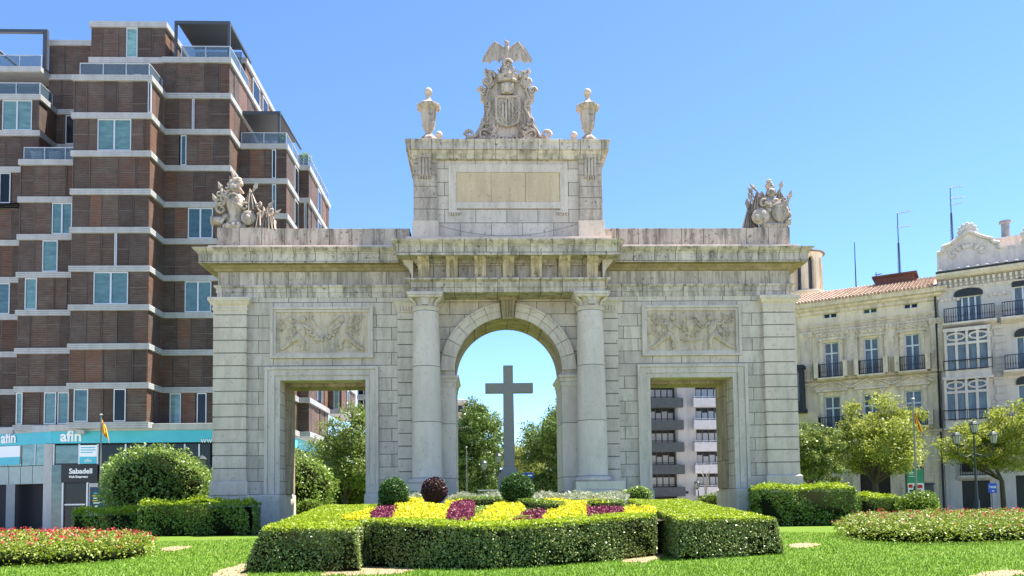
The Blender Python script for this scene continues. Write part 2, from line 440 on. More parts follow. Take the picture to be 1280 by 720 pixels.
# rusticated pilasters
def rustic(x0, x1, y0, y1, z0, z1, step, name='pilaster', m='warm', gap=.045, inset=.045, n_extra=0):
    mb = MB(); mb.cur = 1; mb.box(x0+inset, x1-inset, y0+inset, y1, z0, z1); mb.cur = 0
    z = z0
    while z < z1-.05:
        t_ = min(z+step-gap, z1); mb.box(x0, x1, y0, y1-.003, z+.001, t_); z += step
    return mb.build(name, [M[m], M['mortar']], arch, bevel=.01)
for s in (-1, 1):
    x0, x1 = sorted((s*11.68, s*13.16))
    p = rustic(x0, x1, -.25, T+.25, 2.28, 9.99, .5725)
    mb = MB(); mb.ring(x0, x1, -.25, T+.25, [(.09, 1.66), (.09, 2.2), (.0, 2.279)]); mb.build('pilaster_base', M['warm'], p, bevel=.012)
    mb = MB(); mb.ring(x0, x1, -.25, T+.25, [(.03, 9.90), (.05, 9.995), (.02, 10.03), (.02, 10.1), (.10, 10.18), (.17, 10.30), (.20, 10.32), (.20, 10.46), (.17, 10.47)]); mb.build('pilaster_capital', M['warm'], p)
    x0, x1 = sorted((s*4.15, s*5.0))
    p = rustic(x0, x1, -.16, .05, 2.05, 9.75, .5725, 'pilaster', 'smooth')
    mb = MB(); mb.ring(x0, x1, -.16, .05, [(.0, 9.751), (.04, 9.78), (.01, 9.82), (.02, 9.98), (.12, 10.2), (.2, 10.28), (.2, 10.40), (.0, 10.41)])
    for k in range(6): mb.box(x0+.06+k*.13, x0+.13+k*.13, -.24, -.17, 9.86, 10.12)
    mb.build('pilaster_capital', M['smooth'], p)
# doorway surrounds
for s in (-1, 1):
    xo, xi = 10.92, 10.25; xa, xb = 5.86, 6.45
    mb = MB()
    for (o0, o1, y) in ((0, .13, -.17), (.13, .40, -.11), (.40, .60, -.06)):
        f = .67/.60; zt = 7.36-o0; zb = 7.36-o1
        L0, L1 = sorted((s*(xo-o0*f), s*(xo-o1*f))); K0, K1 = sorted((s*(xa+o0), s*(xa+o1*.983)))
        mb.box(L0, L1, y, .002, 1.665, zt); mb.box(K0, K1, y, .002, 1.665, zt)
        i0, i1 = sorted((s*(xo-o1*f), s*(xa+o1*.983))); mb.box(i0, i1, y, .002, zb, zt)
    mb.build('door_surround', M['smooth'], arch, bevel=.012)
# reliefs: frame + carved field
def garland_relief(cx, kind):
    mb = MB(); x0, x1 = cx-2.29, cx+2.29
    for (o0, o1, y) in ((0, .12, -.16), (.12, .24, -.10)):
        mb.box(x0+o0, x0+o1, y, .002, 7.75+o0, 10.08-o0); mb.box(x1-o1, x1-o0, y, .002, 7.75+o0, 10.08-o0)
        mb.box(x0+o1, x1-o1, y, .002, 10.08-o1, 10.08-o0); mb.box(x0+o1, x1-o1, y, .002, 7.75+o0, 7.75+o1)
    fr = mb.build('relief_frame', M['smooth'], arch, bevel=.012)
    mb = MB(); mb.box(x0+.24, x1-.24, -.03, .002, 7.99, 9.84)
    def E(x, z, rx, rz, rot=0, y=-.03, d=.13): mb.ell((cx+x, y, z), (rx, d, rz), 12, 8, rot)
    def Tb(pts, r): mb.tube([(cx+x, -.06, z) for x, z in pts], r, 7)
    for s in (-1, 1):                       # striding putti facing each other
        E(s*.95, 9.05, .2, .36, -s*.35); E(s*.85, 9.52, .15, .16); E(s*1.05, 8.72, .22, .2)
        Tb([(s*1.1, 8.7), (s*1.35, 8.5), (s*1.75, 8.17), (s*1.9, 8.13)], [.13, .11, .07, .05])
        Tb([(s*1.0, 8.7), (s*.82, 8.45), (s*.88, 8.17), (s*.75, 8.12)], [.13, .11, .07, .05])
        Tb([(s*.85, 9.3), (s*.6, 9.12), (s*.42, 9.0)], [.08, .07, .05]); Tb([(s*1.05, 9.3), (s*1.35, 9.2), (s*1.5, 9.35)], [.08, .06, .05])
        for k in range(26):
            x = s*random.uniform(1.2, 1.9); z = random.uniform(8.65, 9.65)
            mb.spiral((cx+x, z), random.uniform(.05, .12), 1.2, .035, random.uniform(0, 6), s, -.07, 9)
    if kind == 0:
        for k in range(34):
            t_ = random.uniform(-1, 1); E(t_*.62, 8.62+.34*t_*t_+random.uniform(-.1, .12), .08, .07, 0, -.05, .08)
        for s in (-1, 1):
            Tb([(s*.2, 9.15), (s*.45, 9.45), (s*.75, 9.68)], [.03, .06, .04])
    else:
        E(0, 9.1, .33, .4, 0, -.02, .08); mb.spiral((cx, 9.1), .34, 1.0, .045, 0, 1, -.08, 20); E(0, 9.1, .16, .2, 0, -.07, .08)
        for k in range(12):
            a = k*PI/6; E(.4*math.cos(a), 9.1+.47*math.sin(a), .07, .06)
        Tb([(-.5, 8.5), (0, 8.42), (.5, 8.5)], [.03, .05, .03])
    c = mb.build('relief_carving', M['relief'], arch, True)
    tag(c, 'carved putti with curling foliage around a '+('hanging garland' if kind == 0 else 'round wreath'))
garland_relief(-8.38, 0); garland_relief(8.40, 1)
# side entablature
mb = MB(); mb.ring(-13.04, 13.04, 0, T, [(.03, 10.52), (.03, 10.74), (.07, 10.75), (.07, 10.93), (.15, 11.0), (.15, 11.07), (.0, 11.08)])
mb.build('architrave', M['cornice'], arch, bevel=.01)
mb = MB(); mb.ring(-13.04, 13.04, 0, T, [(.0, 11.08), (.0, 11.70)], False, False); mb.build('frieze', M['frieze'], arch)
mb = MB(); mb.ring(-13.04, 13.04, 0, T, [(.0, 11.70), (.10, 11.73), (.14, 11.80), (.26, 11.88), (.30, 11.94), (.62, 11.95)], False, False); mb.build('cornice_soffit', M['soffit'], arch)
mb = MB(); mb.ring(-13.04, 13.04, 0, T, [(.60, 11.949), (.65, 11.93), (.65, 12.33), (.69, 12.34), (.69, 12.39), (.76, 12.44), (.86, 12.54), (.88, 12.59), (.5, 12.62), (-.2, 12.62)], True, False)
mb.build('cornice', M['cornice'], arch, bevel=.008)
for s in (-1, 1):
    x0, x1 = sorted((s*4.56, s*13.34)); mb = MB(); mb.box(x0, x1, -.50, T+.4, 12.60, 12.78)
    mb.build('blocking_course', M['warm'], arch, bevel=.012)
for s in (-1, 1):
    mb = MB(); x0, x1 = sorted((s*4.40, s*12.97)); mb.box(x0, x1, -.3, 1.3, 12.782, 13.60); 
    x0, x1 = sorted((s*(11.35 if s > 0 else 10.9), s*13.0)); mb.box(x0, x1, -.34, 1.9, 12.79, 13.63)
    mb.build('parapet', M['parapet'], arch, bevel=.012)
# central arch ring
mb = MB(); NV = 13
for i in range(NV):
    a0 = PI*i/NV+.004; a1 = PI*(i+1)/NV-.004
    if i == NV//2:
        mb.build('archivolt', M['smooth'], arch); mb = MB(); continue
    for (ra, rb, y) in ((RI-.004, 2.72, -.10), (2.722, 2.98, -.16), (2.982, RO, -.22)):
        for k in range(4):
            b0 = a0+(a1-a0)*k/4; b1 = a0+(a1-a0)*(k+1)/4
            P_ = [(r*math.cos(a), ZC+r*math.sin(a)) for r, a in ((ra, b0), (rb, b0), (rb, b1), (ra, b1))]
            mb.prism(P_, y, .004)
mb.build('archivolt', M['smooth'], arch)
mb = MB()
for i in range(NSEG):
    b0, b1 = PI*i/NSEG, PI*(i+1)/NSEG
    q = [(r*math.cos(a), ZC+r*math.sin(a)) for r, a in ((RI-.02, b0), (RI+.02, b0), (RI+.02, b1), (RI-.02, b1))]; mb.prism(q, .01, T-.01)
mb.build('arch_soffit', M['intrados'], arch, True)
mb = MB(); mb.prism([(-.24, 9.42), (.24, 9.42), (.35, 10.40), (-.35, 10.40)], -.45, .01)
for k in range(4):
    x = -.2+k*.13; mb.prism([(x*.8, 9.5), (x*.8+.06, 9.5), (x*1.15+.08, 10.3), (x*1.15, 10.3)], -.50, -.44)
mb.box(-.40, .40, -.56, .01, 10.25, 10.40)
mb.build('keystone', M['soffit'], arch, bevel=.012)
for s in (-1, 1):
    x0, x1 = sorted((s*2.40, s*3.14)); mb = MB(); mb.ring(x0, x1, -.12, T+.1, [(.0, 1.66), (.0, 6.42)], False, False)
    p = mb.build('impost_pier', M['column'], arch)
    mb = MB(); mb.ring(x0, x1, -.12, T+.1, [(.02, 6.40), (.03, 6.42), (.03, 6.6), (.07, 6.62), (.07, 6.74), (.14, 6.8), (.16, 6.9), (.02, 6.93)]); mb.build('impost_moulding', M['smooth'], p, bevel=.008)
# columns
for s in (-1, 1):
    cx = s*3.66; cy = -.72
    prof = [(.72, 2.27), (.675, 2.33)]
    for k in range(13):
        t_ = k/12; prof.append((.662-.10*t_**1.7, 2.36+t_*7.34))
    prof += [(.60, 9.74), (.62, 9.78), (.60, 9.82), (.54, 9.84)]
    mb = MB(); mb.lathe(cx, cy, prof, 48); c = mb.build('column', M['column'], arch, True)
    tag(c, 'smooth round stone column '+('left' if s < 0 else 'right')+' of the central arch')
    mb = MB(); mb.lathe(cx, cy, [(.72, 2.04), (.80, 2.06), (.84, 2.12), (.82, 2.2), (.74, 2.25), (.72, 2.28)], 40)
    mb.box(cx-.98 if s < 0 else cx-.87, cx+.87 if s < 0 else cx+.98+.3, cy-.87, 0, 1.662, 2.04)
    mb.ring(cx-.95, cx+.95, cy-.92, 0, [(.03, -.3), (.03, 1.655)], True, False)
    mb.build('column_base', M['column'], c, True, bevel=.01)
    mb = MB(); mb.lathe(cx, cy, [(.52, 9.84), (.50, 9.9), (.52, 10.0), (.62, 10.1), (.68, 10.16)], 32)
    mb.ring(cx-.70, cx+.70, cy-.70, cy+.70, [(.0, 10.16), (.05, 10.20), (.05, 10.26), (.09, 10.28), (.09, 10.40)])
    for dx in (-1, 1):
        for dy in (-1, 1):
            for k in range(2): mb.tube([(cx+dx*.42, cy+dy*(.44-.16*k), 9.86), (cx+dx*.46, cy+dy*(.48-.16*k), 10.0), (cx+dx*.60, cy+dy*(.56-.16*k), 10.10), (cx+dx*.68, cy+dy*(.60-.16*k), 10.17)], [.05, .05, .07, .06], 7)
    mb.prism([(cx-.2, 10.16), (cx-.13, 9.86), (cx+.13, 9.86), (cx+.2, 10.16)], cy-.68, cy-.45)
    mb.build('column_capital', M['smooth'], c, True)
# central entablature
EX0, EX1, EY0, EY1 = -4.26, 4.28, -1.32, 3.6
mb = MB(); mb.ring(EX0, EX1, EY0, EY1, [(-.02, 10.402), (.0, 10.41), (.0, 10.60), (.05, 10.62), (.05, 10.84), (.12, 10.88), (.22, 10.92), (.22, 10.99), (.0, 11.0)]); mb.build('architrave', M['cornice'], arch, bevel=.008)
mb = MB(); mb.ring(EX0, EX1, EY0, EY1, [(-.28, 10.99), (-.28, 11.64), (-.22, 11.66), (-.20, 11.73), (-.14, 11.75), (-.14, 11.82), (-.02, 11.9)], False, False); fz = mb.build('frieze', M['frieze'], arch)
for k in range(7):
    x = -3.70+k*1.235
    mb = MB(); pr = [(EY0+.30, 11.0), (EY0-.03, 11.0), (EY0-.07, 11.08), (EY0-.08, 11.35), (EY0-.16, 11.62), (EY0-.36, 11.80), (EY0-.42, 11.925), (EY0+.30, 11.925)]
    mb.prismx(pr, x-.25, x-.07); mb.prismx(pr, x+.07, x+.25); mb.prismx([(a+.035 if a < EY0 else a, b) for a, b in pr], x-.069, x+.069)
    mb.build('console_bracket', M['bracket'], fz, bevel=.01)
for s in (-1, 1):
    mb = MB(); xe = EX1 if s > 0 else EX0
    for yy in (-.55,):
        pr = [(0, 11.0), (.05, 11.05), (.10, 11.3), (.24, 11.62), (.44, 11.82), (.48, 11.93), (0, 11.93)]
        mb.prism([(xe-.08*s+s*a, b) for a, b in pr], EY0+.2, EY0+.75)
    mb.build('console_bracket', M['smooth'], fz, bevel=.01)
mb = MB(); mb.ring(EX0, EX1, EY0, EY1, [(-.05, 11.90), (.50, 11.91), (.58, 11.88), (.58, 12.26), (.62, 12.27), (.62, 12.32), (.70, 12.38), (.79, 12.47), (.81, 12.53), (.3, 12.56), (-.5, 12.56)], True, False)
mb.build('cornice', M['cornice'], arch, bevel=.008)
mb = MB(); mb.box(-4.44, 4.56, -1.42, 4.1, 12.55, 12.86); mb.build('blocking_course', M['warm'], arch, bevel=.012)
# attic
AX = .07; AY = -.62; AB = 4.0
mb = MB(); mb.box(AX-3.25, AX+3.25, AY, AB, 12.861, 16.62); mb.build('attic_wall', stone('attic_ashlar', (.59, .565, .51), (.51, .49, .45), (.25, .22, .18), (1.4, .62, 13.12), .5), arch)
for s in (-1, 1):
    x0, x1 = sorted((AX+s*3.2, AX+s*4.25))
    p = rustic(x0, x1, AY-.14, AB+.1, 13.82, 16.60, .52, 'attic_pilaster', 'sculpt', .03, .035)
    mb = MB(); mb.box(x0-.06, x1+.06, AY-.19, AB+.15, 12.862, 13.80); mb.build('pilaster_base', M['warm'], p, bevel=.012)
    xm = AX+s*(3.72); mb = MB(); mb.box(xm-.29, xm+.29, AY-.20, AY-.13, 15.80, 16.80)
    for k in range(4): mb.box(xm-.27+k*.145, xm-.17+k*.145, AY-.26, AY-.20, 15.84, 16.62)
    mb.box(xm-.30, xm+.30, AY-.28, AY-.13, 16.63, 16.84)
    for k in range(5): mb.lathe(xm-.22+k*.11, AY-.2, [(.03, 15.79), (.045, 15.70)], 8)
    mb.build('triglyph_bracket', M['sculpt'], p)
mb = MB(); mb.ring(AX-4.25, AX+4.25, AY-.14, AB+.1, [(.0, 16.60), (.05, 16.62), (.08, 16.74), (.18, 16.84), (.20, 16.93), (.30, 16.94), (.30, 17.24), (.34, 17.26), (.36, 17.38), (.30, 17.41), (-1.2, 17.52)])
mb.build('attic_cornice', M['cornice'], arch, bevel=.008)
mb = MB(); P0, P1 = AX-2.68, AX+2.70; y = AY-.07
mb.box(P0, P1, y, AY+.01, 16.05, 16.40); mb.box(P0, P0+.36, y, AY+.01, 14.28, 16.05); mb.box(P1-.36, P1, y, AY+.01, 14.28, 16.05); mb.box(P0+.36, P1-.36, y, AY+.01, 14.38, 14.68)
for q in (P0, P1-.55):
    mb.box(q, q+.55, y-.03, AY+.01, 14.18, 14.28)
    for k in range(5): mb.lathe(q+.06+k*.108, AY-.05, [(.03, 14.18), (.045, 14.08)], 8)
mb.build('inscription_frame', M['smooth'], arch, bevel=.01)
mb = MB()
for k in range(3): mb.box(P0+.37+k*1.552, P0+.365+(k+1)*1.545, AY-.045, AY+.01, 14.69, 16.04)
mb.build('inscription_panel', M['panelstone'], arch)
mb = MB(); pts = []
x0, z0 = -3.05, 13.62; x1, z1 = 3.15, 13.62
for k in range(25):
    t_ = k/24; pts.append((x0+(x1-x0)*t_, AY-.03-.05*math.sin(PI*t_), z0+.06*t_-.62*4*t_*(1-t_)*.85))
mb.tube(pts, .008, 5); mb.build('cable', M['mortar'], arch)
# ------------------------------------------------------------------ cross
ccx, _ = at(636, 540, 1.2)
def zat(py, Y, px=636): return at(px, py, Y)[1]
cross = thing('stone_cross', 'tall plain grey stone cross standing on a stepped base under the central arch', 'cross', (ccx, 1.2, hgt(0, 1)))
s0 = at(629.5, 540, 1.2)[0]; s1 = at(642.5, 540, 1.2)[0]; a0 = at(606.5, 485, 1.2)[0]; a1 = at(666, 485, 1.2)[0]
zt, za, zb = zat(457.5, 1.2), zat(479.5, 1.2), zat(491.5, 1.2); zf = zat(583, 1.2); zg = zat(594, 1.2)
mb = MB(); hw = (s1-s0)/2; cxx = (s0+s1)/2
mb.prism([(cxx-hw-.02, zf), (cxx+hw+.02, zf), (cxx+hw-.01, zb), (a1, zb), (a1, za), (cxx+hw-.02, za), (cxx+hw-.02, zt), (cxx-hw+.02, zt), (cxx-hw+.02, za), (a0, za), (a0, zb), (cxx-hw+.01, zb)], 1.0, 1.42)
mb.build('cross_shaft', M['granite'], cross, bevel=.015)
mb = MB(); mb.ring(cxx-hw, cxx+hw, 1.0, 1.42, [(.30, zg-.12), (.30, zg-.02), (.26, zg), (.22, zg+.03), (.14, zg+.14), (.06, zf-.06), (.03, zf+.002)]); mb.build('cross_foot', M['granite'], cross)
mb = MB(); mb.ring(cxx-hw, cxx+hw, 1.0, 1.42, [(.6, -.3), (.6, .5), (.38, .52), (.27, .56), (.27, zg-.12)]); mb.build('pedestal', M['granite'], cross, bevel=.015)
# ------------------------------------------------------------------ urns
def make_urn(loc, label):
    u = thing('stone_urn', label, 'urn', loc, 0, 'stone urns on the attic corners')
    X, Y, Z = loc
    mb = MB(); mb.box(X-.33, X+.33, Y-.33, Y+.33, Z, Z+.12); mb.lathe(X, Y, [(.42, Z+.12), (.40, Z+.2), (.28, Z+.32), (.17, Z+.42), (.15, Z+.5), (.20, Z+.58), (.20, Z+.62)], 8, a0=PI/8); mb.build('urn_foot', M['sculpt'], u)
    mb = MB(); mb.lathe(X, Y, [(.20, Z+.62), (.27, Z+.72), (.30, Z+.9), (.33, Z+1.30), (.36, Z+1.52)], 8, a0=PI/8)
    for k in range(8):
        a = PI/8+k*PI/4; mb.tube([(X+.27*math.cos(a), Y+.27*math.sin(a), Z+.72), (X+.355*math.cos(a), Y+.355*math.sin(a), Z+1.5)], [.02, .03], 5)
    mb.build('urn_bowl', M['sculpt'], u)
    mb = MB(); mb.lathe(X, Y, [(.36, Z+1.50), (.46, Z+1.56), (.56, Z+1.64), (.57, Z+1.74), (.52, Z+1.78), (.36, Z+1.86), (.22, Z+1.95), (.13, Z+2.05), (.09, Z+2.14), (.09, Z+2.20), (.13, Z+2.25)], 8, a0=PI/8); l = mb.build('urn_lid', M['sculpt'], u)
    mb = MB(); mb.ell((X, Y, Z+2.42), (.18, .18, .19), 16, 12); mb.build('finial_ball', M['sculpt'], l, True)
    return u
u0 = make_urn((-3.5, -.42, 17.46), 'stone urn on the front left corner of the attic')
copy_thing(u0, (3.77, -.42, 17.46), 'stone urn on the front right corner of the attic')
copy_thing(u0, (-3.25, 3.75, 17.40), 'stone urn on the rear left corner of the attic, only its ball showing')
copy_thing(u0, (3.62, 3.75, 17.40), 'stone urn on the rear right corner of the attic, only its ball showing')
# ------------------------------------------------------------------ coat of arms
KX, KY, KZ = .10, -.35, 17.45
coa = thing('coat_of_arms', 'carved stone coat of arms with scrolls, crown and spread winged bat above the attic', 'sculpture', (KX, KY, KZ))
SC = 142.0
def cp(zx, zy, mir=1): return (KX+mir*(zx-323)/SC, KZ+(690-zy)/SC)
half = [(585, 668), (585, 625), (560, 640), (530, 630), (508, 590), (492, 555), (474, 540), (468, 480), (470, 408), (488, 402), (488, 346), (458, 340), (440, 320), (420, 300), (400, 262), (372, 240), (362, 205), (345, 180)]
poly = [cp(x, y) for x, y in half]+[cp(x, y, -1) for x, y in reversed(half)]
mb = MB(); mb.prism(poly[::-1], KY-.02, KY+.45); bk = mb.build('carved_backing', M['sculpt'], coa, bevel=.03)
mb = MB()
for mir in (-1, 1):
    for (x, y, r, tn, a0, fl, th) in ((560, 632, .21, 1.2, 0, 1, .075), (470, 632, .24, 1.3, 2.5, -1, .08), (460, 545, .18, 1.3, 4, 1, .07), (448, 440, .16, 1.2, 1, 1, .06), (470, 372, .13, 1, 1, -1, .06), (425, 318, .20, 1.2, 5, 1, .075), (440, 245, .15, 1.2, 1, -1, .07), (405, 490, .11, 1, 3, 1, .04), (410, 640, .14, 1.1, 0, -1, .06), (452, 300, .24, 1.1, 2, 1, .10), (425, 262, .17, 1., 4, -1, .09), (480, 360, .16, 1., 0, 1, .08), (430, 600, .2, 1.2, 2, 1, .09), (360, 655, .20, 1.2, 3, 1, .07), (370, 230, .10, 1., 2, 1, .04)):
        c0 = cp(x, y, mir); mb.spiral(c0, r, tn, th, (a0 if mir > 0 else PI-a0), fl*mir, KY-.08, 24, 1.5)
    for (pts, r) in (([(575, 650), (520, 640), (470, 560), (445, 520)], .07), ([(455, 520), (430, 460), (455, 400), (435, 350)], .07), ([(425, 345), (455, 300), (430, 250), (452, 238)], [.08, .1, .09, .05]), ([(510, 655), (440, 650), (400, 610), (385, 570)], .06)):
        mb.tube([(cp(x, y, mir)[0], KY-.06, cp(x, y, mir)[1]) for x, y in pts], r, 7, 1.3)
    for k in range(16):
        x = random.uniform(400, 520); y = random.uniform(560, 650)
        if (x-400)/1.9+560 > y+20: continue
        c0 = cp(x, y, mir); mb.ell((c0[0], KY-.04, c0[1]), (random.uniform(.04, .09), .08, random.uniform(.04, .1)), 8, 6, random.uniform(-1, 1))
    c0 = cp(470, 375, mir); mb.box(c0[0]-.13, c0[0]+.13, KY-.05, KY+.3, c0[1]-.18, c0[1]+.19)
mb.build('scroll_ornament', M['sculpt'], coa, True)
sh = [(-.50, 2.02), (.50, 2.02), (.50, 1.2), (.46, 1.0), (.36, .88), (.16, .8), (0, .76), (-.16, .8), (-.36, .88), (-.46, 1.0), (-.50, 1.2)]
mb = MB(); mb.prism([(KX+x, KZ+z) for x, z in sh][::-1], KY-.14, KY); shd = mb.build('shield', M['sculpt'], coa, bevel=.015)
mb = MB(); k = len(sh)
for i in range(k):
    a = sh[i]; b = sh[(i+1) % k]; mb.tube([(KX+a[0], KY-.17, KZ+a[1]), (KX+b[0], KY-.17, KZ+b[1])], .065, 6)
for x in (-.21, -.07, .07, .21):
    zz = .62*(1-abs(x)/.42); mb.box(KX+x-.038, KX+x+.038, KY-.24, KY-.13, KZ+1.42-zz*.92, KZ+1.42+zz*.92)
lz = [(0, 2.0), (.42, 1.42), (0, .84), (-.42, 1.42)]
for i in range(4):
    a = lz[i]; b = lz[(i+1) % 4]; mb.tube([(KX+a[0], KY-.18, KZ+a[1]), (KX+b[0], KY-.18, KZ+b[1])], .045, 5)
mb.build('shield_charges', M['sculpt'], shd)
mb = MB(); mb.ell((KX, KY-.1, KZ+2.42), (.30, .28, .26), 14, 9); mb.box(KX-.26, KX+.26, KY-.25, KY, KZ+2.14, KZ+2.22)
for s in (-1, 1): mb.ell((KX+s*.2, KY-.33, KZ+2.45), (.07, .05, .10), 10, 6)
mb.prism([(KX-.2, KZ+2.30), (KX+.2, KZ+2.30), (KX+.12, KZ+2.16), (KX-.12, KZ+2.16)], KY-.34, KY-.1)
mb.build('helmet', M['sculpt'], coa, True)
mb = MB(); mb.lathe(KX, KY+.05, [(.44, KZ+2.66), (.50, KZ+2.72), (.46, KZ+2.78), (.50, KZ+2.92), (.40, KZ+2.95)], 20)
for k in range(9):
    a = k*2*PI/9+.35; mb.prism([(KX+.44*math.cos(a)-.07, KZ+2.9), (KX+.44*math.cos(a)+.07, KZ+2.9), (KX+.5*math.cos(a), KZ+3.14)], KY+.05+.44*math.sin(a)-.05, KY+.05+.44*math.sin(a)+.05)
    mb.ell((KX+.5*math.cos(a), KY+.05+.5*math.sin(a), KZ+3.16), .055, 8, 6)
mb.lathe(KX, KY+.05, [(.38, KZ+2.9), (.34, KZ+3.1), (.27, KZ+3.35), (.2, KZ+3.5), (.24, KZ+3.6), (.18, KZ+3.75)], 14)
mb.spiral((KX, KZ+3.45), .2, 1.2, .06, 0, 1, KY-.25)
mb.build('crown', M['sculpt'], coa, True)
mb = MB(); mb.ell((KX, KY+.02, KZ+4.1), (.13, .13, .36), 12, 9); mb.ell((KX, KY-.06, KZ+4.42), (.10, .12, .10), 12, 8)
for s in (-1, 1):
    mb.tube([(KX+s*.05, KY-.04, KZ+4.48), (KX+s*.12, KY-.05, KZ+4.64)], [.045, .006], 6); mb.tube([(KX+s*.08, KY, KZ+3.85), (KX+s*.13, KY-.05, KZ+3.62)], [.07, .05], 6)
bat = mb.build('bat', M['sculpt'], coa, True); coa.scale = (1.05, 1.0, 1.075)
wg = [(330, 85), (350, 80), (380, 62), (397, 46), (412, 55), (435, 80), (458, 115), (480, 160), (478, 180), (465, 172), (452, 170), (441, 175), (434, 190), (428, 175), (415, 163), (398, 160), (382, 168), (376, 182), (368, 165), (350, 152), (330, 150)]
for mir in (-1, 1):
    P_ = [cp(x-(0 if mir > 0 else 4), y, mir) for x, y in wg]
    mb = MB(); mb.prism(P_ if mir < 0 else P_[::-1], KY+.0, KY+.06)
    for e in ((478, 178), (434, 188), (376, 180)):
        a, b = cp(398, 52, mir), cp(*e, mir); mb.tube([(a[0], KY-.01, a[1]), (b[0], KY-.01, b[1])], [.03, .015], 5)
    a, b = cp(335, 95, mir), cp(398, 48, mir); mb.tube([(a[0], KY, a[1]), (b[0], KY, b[1])], [.05, .03], 6)
    mb.build('bat_wing', M['sculpt'], bat)
# ------------------------------------------------------------------ trophies
def drape(mb, top, left, right, yd=.18, folds=6, n=18, mrow=8, y=0.):
    """hanging folded cloth gathered at the top, closed at the back"""
    vs = []; fs = []
    for j in range(mrow+1):
        t_ = j/mrow
        for i in range(n+1):
            u = i/n; bx = left[0]*(1-u)+right[0]*u; bz = left[1]*(1-u)+right[1]*u
            x = top[0]*(1-t_)+bx*t_; z = top[1]*(1-t_)+bz*t_+.12*math.sin(PI*t_)*math.sin(PI*u)
            vs.append((x, y-yd*(.25+.75*t_)*(.6+.4*math.cos(u*folds*2*PI))-.05*math.sin(PI*u), z))
    w = n+1
    for j in range(mrow):
        for i in range(n): fs.append((j*w+i, j*w+i+1, (j+1)*w+i+1, (j+1)*w+i))
    b = len(vs)
    for j in (0, mrow):
        for i in (0, n): vs.append((vs[j*w+i][0], y+.15, vs[j*w+i][2]))
    fs.append((b, b+1, b+3, b+2))
    fs.append(tuple([b]+[j*w for j in range(mrow+1)]+[b+2])); fs.append(tuple([b+3]+[j*w+n for j in range(mrow, -1, -1)]+[b+1]))
    fs.append(tuple([b+2]+[mrow*w+i for i in range(n+1)]+[b+3]))
    mb.add(vs, fs)
def spear(parent, base, tip, y, m):
    mb = MB(); b = Vector((base[0], y, base[1])); t_ = Vector((tip[0], y-.05, tip[1])); d = (t_-b).normalized()
    mb.tube([b, t_-d*.42], .035, 6); mb.ell(tuple(t_-d*.44), .06, 8, 6)
    s = Vector((-d.z, 0, d.x))
    q = t_-d*.42; mid = t_-d*.3
    vs = [q+s*.03, q-s*.03, mid+s*.12, mid-s*.12, t_, mid+Vector((0, -.05, 0)), mid+Vector((0, .05, 0))]
    mb.add(vs, [(0, 2, 5), (2, 4, 5), (4, 3, 5), (3, 1, 5), (1, 0, 5), (2, 0, 6), (4, 2, 6), (3, 4, 6), (1, 3, 6), (0, 1, 6)])
    return mb.build('spear', m, parent)
TS = 7.58*28.0
def tl(zx, zy): return (at(250, 285, -.1)[0]+zx/TS, 13.62+(606-zy)/TS)
trL = thing('stone_trophy', 'carved stone trophy of armour, shield and drapery on the left parapet end', 'sculpture', (-11.9, .2, 13.60), 0, 'military trophies on the parapet ends')
y = .15; MS = M['sculpt']
mb = MB(); c = tl(325, 0)[0]
lo = tl(0, 606)[1]
mb.lathe(c, y, [(.50, lo), (.52, lo+.1), (.44, lo+.25), (.34, lo+.34), (.30, lo+.6), (.34, lo+.85), (.42, lo+1.05), (.45, lo+1.3), (.36, lo+1.55), (.2, lo+1.72), (.12, lo+1.8)], 20)
for k in range(12):
    a = 2*PI*k/12; mb.ell((c+.48*math.cos(a), y+.48*math.sin(a), lo+.14), (.12, .12, .16), 8, 6)
mb.spiral((c-.05, lo+1.35), .3, 1.1, .05, 0, 1, y-.42); mb.tube([(c-.45, y-.35, lo+1.55), (c, y-.47, lo+1.2), (c+.4, y-.38, lo+1.0)], .06, 6)
mb.build('cuirass', MS, trL, True)
mb = MB(); hx, hz = tl(312, 190); mb.ell((hx, y, hz+.02), (.30, .34, .26), 16, 10)
for (a, b, r) in ((290, 130, .15), (320, 110, .14), (350, 105, .13), (270, 150, .12), (365, 150, .12), (330, 160, .2), (370, 130, .09)):
    q = tl(a, b); mb.ell((q[0], y-.06, q[1]), (r*1.2, .2, r*.85), 12, 8, .3)
mb.box(hx-.33, hx+.33, y-.36, y+.3, hz-.1, hz-.03)
mb.build('helmet', MS, trL, True)
mb = MB()
for (a, b, r, fl) in ((235, 300, .22, 1), (190, 330, .26, -1), (200, 400, .28, 1), (180, 250, .16, -1), (270, 250, .14, 1)):
    q = tl(a, b); mb.spiral(q, r, 1.2, .07, 1, fl, y-.2, 20, 1.8)
drape(mb, tl(215, 200), tl(125, 400), tl(230, 470), .2, 4, y=y); drape(mb, tl(190, 340), tl(150, 606), tl(260, 606), .15, 4, y=y+.05)
mb.build('banner', MS, trL, True)
mb = MB(); drape(mb, tl(460, 190), tl(375, 440), tl(545, 400), .28, 4, y=y); drape(mb, tl(520, 330), tl(440, 606), tl(560, 606), .25, 4, y=y+.1); mb.build('banner', MS, trL, True)
mb = MB(); drape(mb, tl(590, 365), tl(520, 606), tl(640, 606), .28, 4, y=y); drape(mb, tl(670, 420), tl(600, 606), tl(712, 606), .3, 4, y=y)
mb.build('banner', MS, trL, True)
mb = MB(); q = tl(462, 498); mb.ell((q[0], y-.35, q[1]), (.33, .12, .34), 20, 12, .25); mb.ell((q[0], y-.45, q[1]), (.12, .08, .12), 12, 8); mb.build('shield', MS, trL, True)
